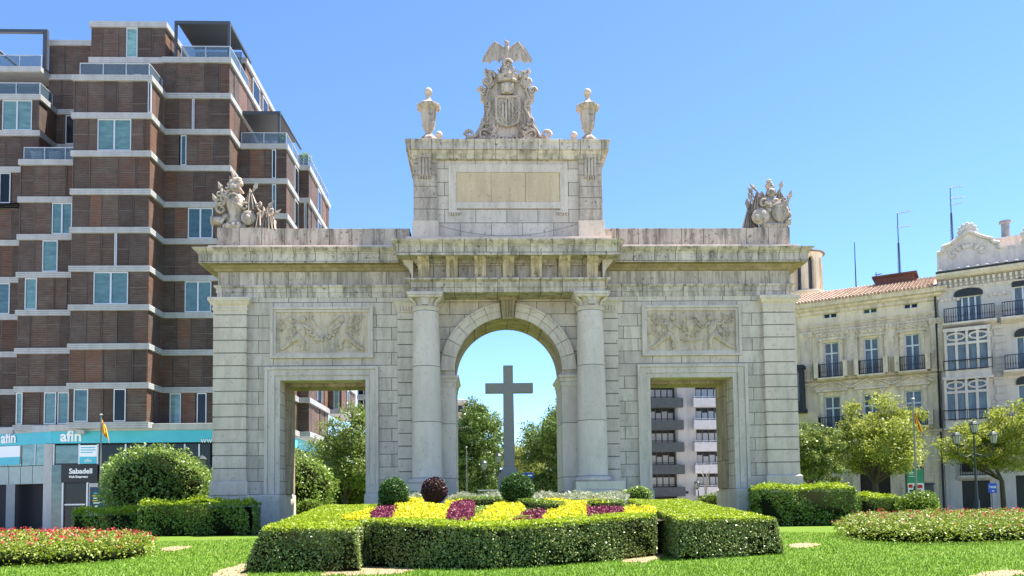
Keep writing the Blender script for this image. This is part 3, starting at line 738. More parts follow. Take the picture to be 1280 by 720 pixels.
q = tl(105, 508); mb = MB(); mb.tube([(q[0]-.02, y-.1, q[1]), (q[0]+.05, y-.1, q[1]), (q[0]+.06, y-.1, q[1]), (q[0]+.5, y-.05, q[1]+.01)], [.23, .23, .19, .19], 18); mb.tube([(tl(200, 545)[0], y-.3, tl(200, 545)[1]), (tl(255, 470)[0], y-.3, tl(255, 470)[1])], .07, 8); mb.build('drum', MS, trL, True)
mb = MB()
for (a, b, rx_, rz_) in ((450, 420, .26, .2), (560, 470, .3, .25), (640, 520, .28, .3), (520, 560, .35, .2), (240, 480, .2, .3), (300, 560, .4, .15), (210, 330, .2, .3), (400, 330, .15, .12), (600, 580, .4, .12)):
    q = tl(a, b); mb.ell((q[0], y+.05, q[1]), (rx_, .3, rz_), 12, 8, .3, .15)
for (a, b, r_, fl) in ((430, 385, .17, 1), (550, 370, .15, -1), (680, 440, .14, 1), (350, 350, .12, -1)):
    mb.spiral(tl(a, b), r_, 1.1, .06, 1, fl, y-.3, 18, 1.4)
drape(mb, tl(560, 400), tl(500, 600), tl(620, 606), .4, 3, y=y-.05); drape(mb, tl(630, 390), tl(560, 606), tl(690, 606), .36, 4, y=y-.02)
mb.build('gathered_cloth', MS, trL, True)
for b_, t_ in (((190, 420), (98, 232)), ((240, 300), (150, 113)), ((330, 120), (278, 8)), ((420, 330), (540, 113)), ((560, 460), (692, 303)), ((600, 520), (760, 388))):
    spear(trL, tl(*b_), tl(*t_), y, MS)
TS2 = 7.58*28.0
def tr(zx, zy): return (at(920, 285, -.1)[0]+zx/TS2, 13.62+(585-zy)/TS2)
trR = thing('stone_trophy', 'carved stone trophy of plumed helmet, round shields and spears on right parapet end', 'sculpture', (12.2, .2, 13.60), 0, 'military trophies on the parapet ends')
c, hz = tr(362, 0)[0], 0; lo = 13.61
mb = MB(); mb.lathe(c, y+.1, [(.62, lo), (.62, lo+.2), (.45, lo+.3), (.40, lo+.7), (.50, lo+1.05), (.52, lo+1.3), (.36, lo+1.5), (.2, lo+1.62)], 18)
for k in range(7):
    mb.ell((c-.45+k*.16, y-.4, lo+.13), (.12, .14, .14), 8, 6)
mb.tube([(c-.5, y-.3, lo+1.25), (c, y-.45, lo+1.05), (c+.45, y-.3, lo+1.35)], .08, 7); mb.build('cuirass', MS, trR, True)
mb = MB(); q = tr(368, 210); mb.ell((q[0], y-.05, q[1]), (.22, .26, .24), 16, 10); mb.box(q[0]-.24, q[0]+.24, y-.32, y, q[1]-.12, q[1]-.07)
for k in range(5): mb.box(q[0]-.14+k*.065, q[0]-.115+k*.065, y-.33, y-.28, q[1]-.06, q[1]+.07)
for (a, b, r) in ((362, 150, .16), (365, 115, .15), (358, 85, .12), (385, 140, .12), (345, 130, .12)):
    qq = tr(a, b); mb.ell((qq[0], y, qq[1]), (r, .17, r*.75), 12, 8)
mb.build('helmet', MS, trR, True)
mb = MB(); q = tr(432, 425); mb.ell((q[0], y-.42, q[1]), (.40, .13, .50), 22, 12, -.15); mb.spiral(q, .30, 1., .035, 0, 1, y-.53); mb.build('shield', MS, trR, True)
mb = MB(); q = tr(235, 475); mb.ell((q[0], y-.40, q[1]), (.42, .2, .38), 22, 12, .2); q2 = tr(185, 490); mb.ell((q2[0], y-.58, q2[1]), (.13, .08, .15), 12, 8); mb.build('shield', MS, trR, True)
mb = MB(); q = tr(510, 520); mb.tube([(q[0]-.1, y-.3, q[1]), (q[0]+.12, y-.35, q[1]+.02)], [.17, .17], 14); mb.build('drum', MS, trR, True)
mb = MB(); drape(mb, tr(235, 190), tr(150, 420), tr(300, 420), .22, 4, y=y); drape(mb, tr(160, 310), tr(75, 585), tr(200, 585), .22, 5, y=y+.05)
drape(mb, tr(270, 200), tr(240, 330), tr(340, 310), .2, 3, y=y-.1); drape(mb, tr(180, 260), tr(130, 585), tr(260, 585), .15, 5, y=y+.2); mb.build('banner', MS, trR, True)
mb = MB(); drape(mb, tr(455, 170), tr(410, 300), tr(510, 290), .2, 3, y=y); drape(mb, tr(525, 270), tr(440, 480), tr(560, 430), .25, 4, y=y+.05); drape(mb, tr(480, 280), tr(480, 585), tr(545, 560), .15, 3, y=y+.15); mb.build('banner', MS, trR, True)
mb = MB()
for (a, b, rx_, rz_) in ((300, 330, .24, .16), (470, 330, .26, .16), (330, 400, .2, .2), (520, 440, .16, .24), (300, 560, .25, .12), (420, 560, .28, .12), (250, 400, .2, .16), (390, 300, .2, .12)):
    q = tr(a, b); mb.ell((q[0], y-.15, q[1]), (rx_, .3, rz_), 12, 8, .2, .12)
for (a, b, r_, fl) in ((270, 340, .2, 1), (480, 300, .2, -1), (340, 350, .16, -1), (470, 530, .16, 1)):
    mb.spiral(tr(a, b), r_, 1.1, .06, 1, fl, y-.42, 18, 1.4)
mb.build('foliage_scrolls', MS, trR, True)
for b_, t_ in (((330, 300), (160, 105)), ((250, 330), (140, 138)), ((230, 360), (137, 200)), ((140, 450), (130, 252)), ((440, 300), (492, 72)), ((520, 400), (580, 172))):
    spear(trR, tr(*b_), tr(*t_), y, MS)
# ================================================================== TIMBER SHUTTERED APARTMENT BLOCK (left)
def slatmat(name, c1, c2):
    m = mat(name, c1, .65, spec=.3); t = NT(m)
    v = t.coord((1.2, 1.2, 12)); n = t.noise(1.0, v, 6, .7)
    c = t.mix(t.ramp(n, [(.35, (0, 0, 0)), (.65, (1, 1, 1))]), c1, c2)
    big = t.noise(.9, None, 4, .6); c = t.mix(t.ramp(big, [(.45, (0, 0, 0)), (.75, (.6,)*3)]), c, (.13, .115, .10))
    g = t.n('ShaderNodeNewGeometry'); c = t.mix(1., c, t.ramp(g.outputs['Random Per Island'], [(0, (.7, .68, .68)), (.5, (1, 1, 1)), (1, (1.3, 1.25, 1.2))]), 'MULTIPLY')
    cc = t.n('ShaderNodeTexCoord'); sp = t.n('ShaderNodeSeparateXYZ'); t.l(cc.outputs['Object'], sp.inputs[0])
    ml = t.n('ShaderNodeMath', operation='MULTIPLY'); t.l(sp.outputs[2], ml.inputs[0]); ml.inputs[1].default_value = 1/.14
    fr = t.n('ShaderNodeMath', operation='FRACT'); t.l(ml.outputs[0], fr.inputs[0])
    sl = t.ramp(fr.outputs[0], [(0, (.25,)*3), (.22, (1,)*3), (.85, (1,)*3), (1, (.3,)*3)])
    c = t.mix(.85, c, sl, 'MULTIPLY'); t.l(c, t.b.inputs['Base Color'])
    t.bump(sl, .8, .03); return m
M['slat'] = slatmat('weathered_timber_slats', (.115, .072, .053), (.055, .038, .032))
M['slat2'] = slatmat('red_brown_timber_slats', (.17, .085, .052), (.085, .045, .032))
M['slatfr'] = mat('shutter_frame', (.13, .105, .09), .6)
M['band'] = noisy('ribbed_grey_metal_band', (.42, .41, .40), (.33, .325, .32), 2, .5, .1, (1, 1, .3))
M['teal'] = noisy('window_glass_with_blinds', (.13, .25, .24), (.07, .14, .15), 1.1, .08, 0, (1, 1, 3)); _t = NT(M['teal']); _oi = _t.n('ShaderNodeObjectInfo'); _c = _t.b.inputs['Base Color'].links[0].from_socket; _t.l(_t.mix(1., _c, _t.ramp(_oi.outputs['Random'], [(0, (.35, .4, .45)), (.4, (.8, .8, .8)), (.7, (1.2, 1.15, 1.1)), (1, (1.9, 1.8, 1.7))]), 'MULTIPLY'), _t.b.inputs['Base Color'])
M['teal'].node_tree.nodes['Principled BSDF'].inputs['Specular IOR Level'].default_value = .8
M['glassdk'] = mat('dark_tinted_glass', (.012, .016, .02), .12, spec=.3)
M['glassbl'] = mat('blue_balustrade_glass', (.10, .15, .19), .08, spec=.8); M['glassbl'].node_tree.nodes['Principled BSDF'].inputs['Alpha'].default_value = .5
M['alu'] = mat('pale_aluminium', (.55, .56, .57), .4, .3)
M['frameDk'] = mat('dark_steel', (.05, .058, .072), .5)
M['cyan'] = noisy('turquoise_sign_panel', (.07, .46, .54), (.055, .40, .48), .7, .4, .0)
M['greypanel0'] = noisy('grey_render_base', (.30, .31, .30), (.24, .25, .24), 1, .8)
M['white'] = mat('white_paint', (.8, .8, .8), .5)
M['black'] = mat('black_panel', (.008, .008, .01), .35)
LV = 2.98; Z0 = 7.30
def lev(k): return Z0+k*LV
XA0, XA1 = at(88, 390, 25)[0], at(186, 333, 25)[0]
apt = thing('apartment_building', 'large stepped apartment block clad in dark timber shutters with pale grey floor bands', 'building', ((XA0+XA1)/2, 30, STREET))
BACK = 58.
NPART = [0]
def storey(x0, x1, y0, k0, k1, wins, side=True, yb=None, m='slat', dz0=0., left=False, reds=()):
    """cladding, windows and bands of one block from level k0 to k1; wins: {level: [(px0,px1)]} in photo columns"""
    yb = yb or BACK
    core = MB(); core.box(x0+.12, x1-.12, y0+.12, yb, lev(k0)-.2, lev(k1)-.05); core.build('wall', M['dark'], apt)
    for k in range(k0, k1):
        zb, zt = lev(k)+.23, lev(k+1)-.23
        ws = []
        for (a, b) in wins.get(k, []):
            zc = (631-((zb+zt)/2-CZ)/(y0+36)*1000)
            ws.append((at(a, zc, y0)[0], at(b, zc, y0)[0]))
        mb = MB(); x = x0; dxs = [1.15, 1.3, .95, 1.25, 1.05]; i = random.randint(0, 4)
        while x < x1-.05:
            e = min(x+dxs[i % 5], x1)
            if x1-e < .4: e = x1
            nxt = [q for q in ws if q[0] < e and q[1] > x]
            if nxt:
                q = nxt[0]
                if q[0] > x+.12: e = q[0]
                else: x = q[1]; continue
            mb.cur = 1 if (random.random() < .13) else 0
            rec = random.choice((0, 0, .05)); mb.box(x+.04, e-.04, y0+rec, y0+.11, zb, zt)
            mb.cur = 2; mb.box(x+.002, x+.035, y0-.02, y0+.10, zb, zt); zm = zb+(zt-zb)*random.choice((.5, .5, .72, .28))
            if random.random() < .6: mb.box(x+.04, e-.04, y0-.015, y0-.001, zm, zm+.05)
            x = e; i += 1
        mb.build('timber_cladding', [M['slat'], M['slat2'], M['slatfr']], apt)
        if side:
            mb = MB(); y = y0; mb.cur = 0
            while y < yb-.1:
                e = min(y+1.2, yb); mb.cur = 1 if random.random() < .6 else 0; o = random.choice((0, -.05, .0)); mb.box(x1-.1, x1+o, y+.02, e-.02, zb, zt); y = e
            mb.build('flank_cladding', [M['slat'], M['slat2'], M['slatfr']], apt)
        if left: mb = MB(); mb.box(x0-.001, x0+.1, y0+.12, min(yb, y0+6), zb, zt); mb.build('flank_cladding', M['slat'], apt)
        for (a, b) in ws:
            w_ = MB(); f = .07
            w_.box(a, a+f, y0-.02, y0+.1, zb+.02, zt-.02); w_.box(b-f, b, y0-.02, y0+.1, zb+.02, zt-.02)
            w_.box(a+f, b-f, y0-.02, y0+.1, zb+.02, zb+.10); w_.box(a+f, b-f, y0-.02, y0+.1, zt-.10, zt-.02)
            if b-a > 1.3: w_.box((a+b)/2-.06, (a+b)/2+.06, y0-.03, y0+.1, zb+.1, zt-.1)
            wo = w_.build('window', M['alu'], apt); g = MB(); g.box(a+f, b-f, y0+.05, y0+.08, zb+.1, zt-.1); g.build('pane', M['teal'] if random.random() < .8 else M['glassdk'], wo)
    for k in range(k0, k1+1):
        mb = MB(); z = lev(k)
        pr = []
        for j in range(3):
            pr += [(.14, z-.22+j*.15), (.14, z-.10+j*.15), (.10, z-.09+j*.15)]
        pr = [(.0, z-.24)]+pr+[(.12, z+.22), (-.2, z+.23)]
        mb.ring(x0, x1, y0, yb, pr); mb.build('floor_band', M['band'], apt)
# tower A
storey(XA0, XA1, 25.0, 0, 9, {0: [(92, 110), (142, 157)], 3: [(117, 160)], 7: [(122, 164)], 8: [(185, 189)], 4: [(143, 146)]}, left=True)
XU0 = at(114, 60, 27.8)[0]; XU1 = at(207, 40, 27.8)[0]
storey(XU0, XU1, 27.8, 9, 11, {10: [(158, 172)]})
# terrace on A
def railing(x0, x1, y0, z, yb=None, xr=None):
    mb = MB(); mb.box(x0, x1, y0+.02, y0+.05, z+.28, z+1.25)
    if yb: mb.box(x1-.03, x1, y0+.06, yb, z+.28, z+1.25)
    g = mb.build('balustrade_glass', M['glassbl'], apt)
    mb = MB(); mb.box(x0, x1, y0-.01, y0+.08, z+1.26, z+1.31)
    if yb: mb.box(x1-.06, x1+.02, y0+.09, yb, z+1.26, z+1.31)
    n = max(2, int((x1-x0)/1.6))
    for i in range(n+1): x = x0+(x1-x0-.05)*i/n; mb.box(x, x+.05, y0-.02, y0+.015, z+.24, z+1.255)
    if yb:
        n = max(1, int((yb-y0)/1.8))
        for i in range(1, n+1): yy = y0+(yb-y0-.05)*i/n; mb.box(x1+.003, x1+.04, yy, yy+.05, z+.24, z+1.255)
    mb.build('balustrade_rail', M['alu'], g)
railing(XA0+.3, XA1-.2, 25.2, lev(9), 27.6)
# block F left of the tower
XF0 = at(24, 300, 26.6)[0]; XF1 = XA0+.1
storey(XF0, XF1, 26.6, 0, 7, {0: [(20, 28), (55, 70), (72, 86)], 3: [(31, 46)], 4: [(53, 72)], 5: [(65, 90)]}, side=False, left=True, yb=40)
railing(XF0+.1, XF1, 26.8, lev(7))
# block H far left
XH0 = -46.; XH1 = at(49.5, 140, 28.)[0]
storey(XH0, XF0-.02, 28.0, 0, 6, {3: [(-8, 12)], 5: [(-20, -5)], 1: [(-30, -14)], 4: [(-34, -20)]}, side=False, yb=40)
storey(XH0, XH1, 28.0, 6, 9, {6: [(-14, 13)], 8: [(3, 40)], 7: [(-20, -8)]}, side=True, yb=30.4)
railing(XH0, XH1-.1, 28.2, lev(9), 30.)
# recessed block G with top storeys
XG0 = at(60, 150, 30.5)[0]; 
storey(XG0, XU0+.1, 30.5, 6, 11, {8: [(82, 93)]}, side=False, yb=50)
mb = MB(); mb.box(XH0, XG0, 31.5, 50, lev(6), lev(10)); mb.build('wall', M['dark'], apt)
mb = MB(); mb.ring(XH0, XG0, 29.2, 50, [(0, lev(10)-.25), (.1, lev(10)-.2), (.1, lev(10)+.2), (0, lev(10)+.23)]); mb.build('floor_band', M['band'], apt)
railing(XH0, XG0, 29.4, lev(10))
mb = MB(); mb.box(XH0, XG0+.3, 29.6, 29.9, lev(11)+.4, lev(11)+.65); mb.box(XG0-.05, XG0+.3, 29.6, 29.9, lev(10)+.2, lev(11)+.4); mb.box(XH0, XG0+.3, 36, 36.3, lev(11)+.4, lev(11)+.65)
mb.tube([(XG0-5.6, 29.75, lev(11)+.45), (XG0-1.8, 29.75, lev(10)+.25)], .14, 6); mb.box(XG0-2.2, XG0+.0, 33, 33.2, lev(10)+.2, lev(10)+1.4)
mb.build('roof_frame', M['frameDk'], apt)
# wing B
XB1 = at(287, 140, 27.7)[0]
storey(XA1-.1, XB1, 27.7, 0, 10, {0: [(212, 226), (246, 258)], 5: [(235, 266)], 3: [(231, 264)], 7: [(226, 233)], 8: [(240, 243)]}, side=True, yb=43)
storey(XB1-7, XB1-.3, 33, 10, 11, {}, side=True, yb=43)
railing(XA1+1.2, XB1-.05, 27.9, lev(10), 33)
mb = MB(); xa, xb, zt_ = at(218, 30, 28)[0], XB1-.1, lev(11)+.5
mb.box(xa, xb, 28., 28.2, zt_-.25, zt_); mb.box(xb-.2, xb, 28.2, 34, zt_-.25, zt_); mb.box(xa, xa+.2, 28.0, 28.2, lev(10)+.2, zt_-.25); mb.box(xb-.2, xb, 28., 28.2, lev(10)+.2, zt_-.25); mb.box(xa+.2, xb-.2, 28.2, 32, zt_-.12, zt_-.05)
pg = mb.build('terrace_canopy', M['frameDk'], apt)
mb = MB(); mb.box(xa+.25, xb-.25, 32.0, 32.05, lev(10)+.3, zt_-.3); mb.build('pane', M['glassbl'], pg)
# wing C
XC1 = at(358, 240, 30.3)[0]
storey(XB1-.1, XC1, 30.3, 0, 8, {7: [(340, 345)], 6: [(340, 345)], 3: [(300, 330)]}, side=True, yb=43)
railing(XB1+.1, XC1-.05, 30.5, lev(8), 36)
mb = MB(); zt_ = lev(9)-.05; mb.box(XB1+.1, XC1-.6, 30.6, 36, zt_, zt_+.28); mb.box(XC1-.85, XC1-.65, 30.7, 30.9, lev(8)+.2, zt_); mb.tube([(XC1-.6, 31, zt_+.1), (XC1-.1, 36, zt_-.6)], .09, 6)
mb.build('terrace_canopy', M['frameDk'], apt)
# wing D
XD1 = at(386, 240, 34.6)[0]
storey(XC1-.1, XD1, 34.6, 1, 8, {6: [(380, 383)]}, side=True, yb=44)
railing(XC1, XD1-.05, 34.8, lev(8), 43.8)
storey(XC1-.1, XD1-.05, 34.9, 0, 1, {}, side=True, yb=44)
XE1 = at(427, 500, 44)[0]
storey(XD1-.1, XE1, 44.0, 1, 4, {1: [(417, 424)]}, side=True, yb=52)
XE2 = at(458, 500, 56)[0]
storey(XE1-.2, XE2, 56.0, 1, 4, {1: [(447, 455)], 2: [(447, 455)]}, side=True, yb=64)
mb = MB(); q0, q1 = at(441, 500, 52)[0], at(445, 500, 52)[0]; mb.box(q0, q1, 52, 52.4, STREET, lev(4)); mb.build('corner_post', M['white'], apt)
# side windows on the sunlit flanks
def side_window(x1, y0, y1, k, z0=.4, z1=-.4):
    w_ = MB(); zb, zt = lev(k)+z0, lev(k+1)+z1; w_.box(x1-.02, x1+.09, y0, y0+.1, zb, zt); w_.box(x1-.02, x1+.09, y1-.1, y1, zb, zt); w_.box(x1-.02, x1+.09, y0+.1, y1-.1, zt-.1, zt)
    wo = w_.build('window', M['alu'], apt); g = MB(); g.box(x1-.02, x1+.05, y0+.1, y1-.1, zb, zt-.1); g.build('pane', M['glassdk'], wo)
for k in (7, 6, 5): side_window(XC1, 33.0, 34.4, k); side_window(XD1, 38.2, 39.6, k)
side_window(XB1-.3, 35, 37.2, 10); side_window(XB1-.3, 38.2, 40, 10); side_window(XD1, 38, 40, 1); side_window(XE1, 47, 48, 1)
# podium with shops
PX0 = at(65, 545, 25.8)[0]; PX1 = at(372, 556, 34.6)[0]; PY = 25.8
zb1, zb0 = at(100, 539, PY)[1], at(100, 554, PY)[1]
mb = MB(); mb.box(PX0+.2, PX1-.2, PY+.5, 60, STREET, lev(0)-.2); mb.build('wall', M['dark'], apt)
mb = MB(); mb.box(PX0, PX1, PY, PY+.45, zb0, zb1); mb.box(PX1-.3, PX1, PY+.46, 60, zb0, zb1); sign = mb.build('sign_band', M['cyan'], apt)
mb = MB(); mb.box(XH0+1, PX0+.1, PY+6.5, 40, STREET, lev(0)-.25); mb.build('wall', M['greypanel0'], apt)
tag(sign, 'turquoise shop sign band with white lettering')
mb = MB(); mb.ring(PX0, PX1, PY, 60, [(-.02, zb1), (.1, zb1+.05), (.16, zb1+.5), (-.2, zb1+.55)]); mb.build('floor_band', M['band'], apt)
ax, az = at(75.5, 551.5, PY); text('afin', 1.15, M['white'], sign, (ax, PY-.03, az), bold=.03)
ax, az = at(251, 553.5, PY); text('www.', .62, M['white'], sign, (ax, PY-.03, az))
def pbox(mb, a, b, c_, d, y0, y1, Y=None):     # photo rectangle at the shop front
    x0, z1 = at(a, c_, Y or PY); x1, z0 = at(b, d, Y or PY); mb.box(x0, x1, y0, y1, z0, z1)
mb = MB(); mb.cur = 0; pbox(mb, 65, 99, 556, 580, PY+.12, PY+.2); pbox(mb, 122, 262, 556, 580, PY+.12, PY+.2)
mb.cur = 1
for x in (66, 98, 121, 156, 180, 205, 230, 248): pbox(mb, x, x+1.6, 555, 581, PY+.0, PY+.1)
mb.cur = 0; pbox(mb, 122, 262, 581, 668, PY+.2, PY+.3); mb.build('shop_glazing', [M['glassdk'], M['alu']], apt)
mb = MB(); pbox(mb, 69, 98, 557, 579, PY+.08, PY+.11); mb.build('pane', M['teal'], apt)
mb = MB(); pbox(mb, 99.5, 121, 556.5, 579.5, PY-.02, PY+.1); po = mb.build('poster', M['white'], apt)
mb = MB(); pbox(mb, 99.6, 120.9, 571, 579.4, PY-.03, PY-.021); pbox(mb, 101, 119.5, 559, 560, PY-.03, PY-.021); pbox(mb, 101, 119.5, 562, 563, PY-.03, PY-.021); pbox(mb, 101, 116, 565, 566, PY-.03, PY-.021); mb.build('poster_print', M['cyan'], po)
ax, az = at(106, 577.5, PY); text('afin', .38, M['white'], po, (ax, PY-.045, az), ext=.008)
mb = MB(); pbox(mb, 77, 122, 580.5, 603, PY-.05, PY+.25); sb = mb.build('shop_sign', M['black'], apt); tag(sb, 'black shop sign with white lettering')
ax, az = at(87, 592, PY); text('Sabadell', .54, M['white'], sb, (ax, PY-.08, az), bold=.012)
mb = MB(); q = at(84.5, 587, PY); mb.lathe(0, 0, [(.09, 0), (.14, 0), (.14, .03), (.09, .03)], 16, False); o = mb.build('lettering', M['white'], sb); o.location = (q[0]-OFF[sb.name][0]+OFF[sb.name][0]-0, 0, 0)
o.data.transform(Matrix.Rotation(PI/2, 4, 'X')); 
o.data.transform(Matrix.Translation((q[0]-0, PY-.06, q[1]-0))); o.location = (0, 0, 0)
ax, az = at(87, 597.3, PY); text('Hub Empresas', .24, M['white'], sb, (ax, PY-.08, az), bold=.006)
mb = MB(); pbox(mb, 78, 121, 604, 672, PY+.15, PY+.25); dr = mb.build('shop_door', M['glassdk'], apt)
mb = MB(); pbox(mb, 80, 106, 630, 631.4, PY+.05, PY+.14); pbox(mb, 76.5, 78, 603, 672, PY, PY+.14); pbox(mb, 108, 110, 603, 672, PY, PY+.14); mb.build('door_frame', M['alu'], dr)
mb = MB(); pbox(mb, 65, 76, 581, 672, PY-.02, PY+.35); mb.build('corner_pillar', M['teal'], apt)
mb = MB(); pbox(mb, 55, 64.5, 555, 672, PY+.0, PY+.5); pbox(mb, 110, 121, 604, 672, PY+.0, PY+.3); mb.build('corner_pillar', M['band'], apt)
# receding left face of the podium
LA = R(22)
lf = MB(); 
def lbox(mb, u0, u1, z0, z1, d0, d1):
    ca, sa = math.cos(LA), math.sin(LA)
    def P_(u, d, z): return (PX0-u*ca-d*sa*0-(-d)*sa*-1, PY+u*sa+d*ca, z)
    vs = [P_(u, d, z) for z in (z0, z1) for (u, d) in ((u0, d0), (u1, d0), (u1, d1), (u0, d1))]
    mb.add(vs, [(0, 1, 2, 3), (7, 6, 5, 4), (4, 5, 1, 0), (5, 6, 2, 1), (6, 7, 3, 2), (7, 4, 0, 3)])
lbox(lf, 0.02, 14, zb0, zb1, 0, .4); s2 = lf.build('sign_band', M['cyan'], apt)
lf = MB(); lbox(lf, 0.02, 14, zb1, zb1+.5, -.1, 4.); lf.build('floor_band', M['band'], apt)
lf = MB(); lbox(lf, 0.2, 14, STREET, zb0, 1.4, 5.); lf.build('wall', M['dark'], apt)
zg0 = at(30, 582, PY+1)[1]; zp0 = at(30, 605, PY+1)[1]
lf = MB(); lf.cur = 0
for i in range(6): lbox(lf, .3+i*1.5, .25+(i+1)*1.5-.12, zg0, zb0, .15, .25)
lf.cur = 1
for i in range(7): lbox(lf, .18+i*1.5, .28+i*1.5, zg0, zb0, .1, .3)
lf.build('shop_glazing', [M['teal'], M['alu']], apt)
M['greypanel'] = noisy('green_grey_panel', (.36, .42, .38), (.30, .35, .32), 2, .5)
lf = MB()
for i in range(5): lbox(lf, .75+i*1.25, .70+(i+1)*1.25, zp0, zg0-.05, .12, .35)
lf.build('spandrel_panel', M['greypanel'], apt)
lf = MB(); lbox(lf, 0.05, .7, STREET, zg0, .05, .6); lf.build('corner_pillar', M['greypanel0'], apt)
for qa, qb in ((3.75, 4.7), (8, 8.6)): lf = MB(); lbox(lf, qa, qb, STREET, zp0, .05, .6); lf.build('shop_pillar', M['greypanel0'], apt)
t_ = text('afin', 1.15, M['white'], s2, (PX0-5.3*math.cos(LA), PY+5.3*math.sin(LA)-.06, zb0+.22), rz=-LA, bold=.03)
lf = MB(); lbox(lf, 3.3, 5.9, zg0+.1, zb0-.05, .0, .12); po = lf.build('poster', M['white'], apt); lf = MB(); lbox(lf, 3.3, 5.9, zg0+.1, zg0+.7, -.02, -.005); lf.build('poster_print', M['cyan'], po)
for px in (105, 16):
    q = at(px, 541, PY); mb = MB(); mb.box(q[0]-.3, q[0]+.3, PY-.6, PY-.25, q[1]-.12, q[1]+.15); mb.tube([(q[0], PY-.4, q[1]), (q[0], PY+.05, q[1]+.1)], .03, 5); mb.build('floodlight', M['band'], apt)
# roof terrace furnishings
def chair(loc, label, rz=0):
    c_ = thing('terrace_chair', label, 'chair', loc, 0, 'white chairs on the roof terraces')
    X, Y, Z = loc; mb = MB(); mb.box(X-.3, X+.3, Y-.3, Y+.3, Z+.38, Z+.46); mb.build('seat', M['white'], c_, bevel=.02)
    mb = MB(); mb.prismx([(Y+.22, Z+.46), (Y+.30, Z+.46), (Y+.42, Z+1.05), (Y+.34, Z+1.05)], X-.3, X+.3); mb.build('backrest', M['white'], c_, bevel=.02)
    for dx in (-.26, .26):
        for dy in (-.26, .26): mb = MB(); mb.box(X+dx-.03, X+dx+.03, Y+dy-.03, Y+dy+.03, Z, Z+.379); mb.build('leg', M['white'], c_)
    return c_
ch0 = chair((at(197, 88, 26.6)[0]-1.6, 26.4, lev(9)+.24), 'white chair on the tower terrace at the top right edge')
copy_thing(ch0, (at(330, 170, 31.5)[0], 31.6, lev(8)+.24), 'left white chair under the dark canopy of the lower terrace')
copy_thing(ch0, (at(337, 170, 31.5)[0]+.3, 31.6, lev(8)+.24), 'right white chair under the dark canopy of the lower terrace')
M['planter'] = mat('white_planter', (.62, .62, .6), .6)
for i, px in enumerate((48, 70, 92)):
    q = at(px, 190, 27.6)[0]; mb = MB(); mb.ring(q-.42, q+.42, 27.3, 27.9, [(-.05, lev(7)+.24), (0, lev(7)+1.1), (.03, lev(7)+1.12), (.03, lev(7)+1.2), (-.08, lev(7)+1.2), (-.08, lev(7)+1.1)])
    tag(mb.build('planter_box', M['planter'], None), ('leftmost', 'middle', 'rightmost')[i]+' white square planter behind the glass balcony at upper left', 'planter', 'white planters on the balcony')

# ================================================================== GREY APARTMENT TOWER behind the right passage
YR = 72.
M['concrete'] = noisy('pale_stained_concrete', (.42, .405, .385), (.32, .31, .295), .6, .9, .3, (1, 1, .25))
M['slate'] = noisy('dark_slate_parapet', (.075, .085, .085), (.05, .06, .06), 2, .8, .1)
M['whitecon'] = noisy('white_concrete_parapet', (.52, .50, .50), (.43, .42, .42), 2, .8, .1)
M['winsky'] = mat('curtained_glass', (.30, .33, .36), .12, spec=.7)
tx0, tx1, tx2, tx3 = at(805, 560, YR)[0], at(851, 560, YR)[0], at(868, 560, YR)[0], at(900, 560, YR)[0]
twr = thing('apartment_tower', 'grey apartment tower with stacked dark and white balconies seen through the right passage', 'building', (tx1, YR, STREET))
zf0 = 1.3-.4; ST = 3.02
mb = MB(); mb.box(tx0-.2, tx1-.6, YR+.9, YR+14, STREET, 27); mb.box(tx2+.3, tx3+6, YR+.9, YR+14, STREET, 27); mb.build('wall', M['dark'], twr)
mb = MB(); mb.box(tx1-.6, tx2+.3, YR, YR+14.2, STREET, 27.6); mb.build('concrete_core', M['concrete'], twr)
mb = MB(); mb.box(tx1-.4, tx2-.9, YR-.25, YR-.003, 8.2, 27.2); mb.build('concrete_rib', M['concrete'], twr)
zb = at(830, 592, YR)[1]-ST
for k in range(9):
    z = zb+k*ST
    if z > 25: break
    mb = MB(); mb.box(tx0-.6, tx1+.25, YR-1.0, YR+.85, z-.1, z+1.15); mb.build('balcony', M['slate'], twr, bevel=.02)
    mb = MB(); mb.box(tx2-.2, tx3+1.3, YR-.9, YR+.85, z-.05, z+1.15); mb.build('balcony', M['whitecon'], twr, bevel=.02)
    for (a, b) in ((tx0+1.0, tx1-.7), (tx2+.5, tx3+.4)):
        n = 4; wd = (b-a)/n; mb = MB()
        for i in range(n+1): mb.box(a+i*wd-.06, a+i*wd+.06, YR+.75, YR+.88, z+1.16, z+ST-.12)
        mb.box(a-.06, b+.06, YR+.70, YR+.74, z+1.45, z+1.55); wo = mb.build('window', M['frameDk'], twr)
        mb = MB()
        for i in range(n): mb.box(a+i*wd+.08, a+(i+1)*wd-.08, YR+.80, YR+.83, z+1.3, z+ST-.5-.2*(i % 2)*(k % 2))
        mb.build('pane', M['winsky'], wo)
    mb = MB(); mb.box(tx2-.1, tx3+1.2, YR-.86, YR-.8, z+1.32, z+1.38)
    for i in range(5): mb.box(tx2+i*1.0, tx2+i*1.0+.05, YR-.86, YR-.8, z+1.151, z+1.32)
    mb.build('balcony_rail', M['alu'], twr)
for (a, px) in ((0, 'left'),):
    mb = MB(); mb.box(tx1+.3, tx1+.9, YR-.05, YR-.001, at(860, 617, YR)[1], at(860, 614, YR)[1]); mb.build('wall_vent', M['dark'], twr)
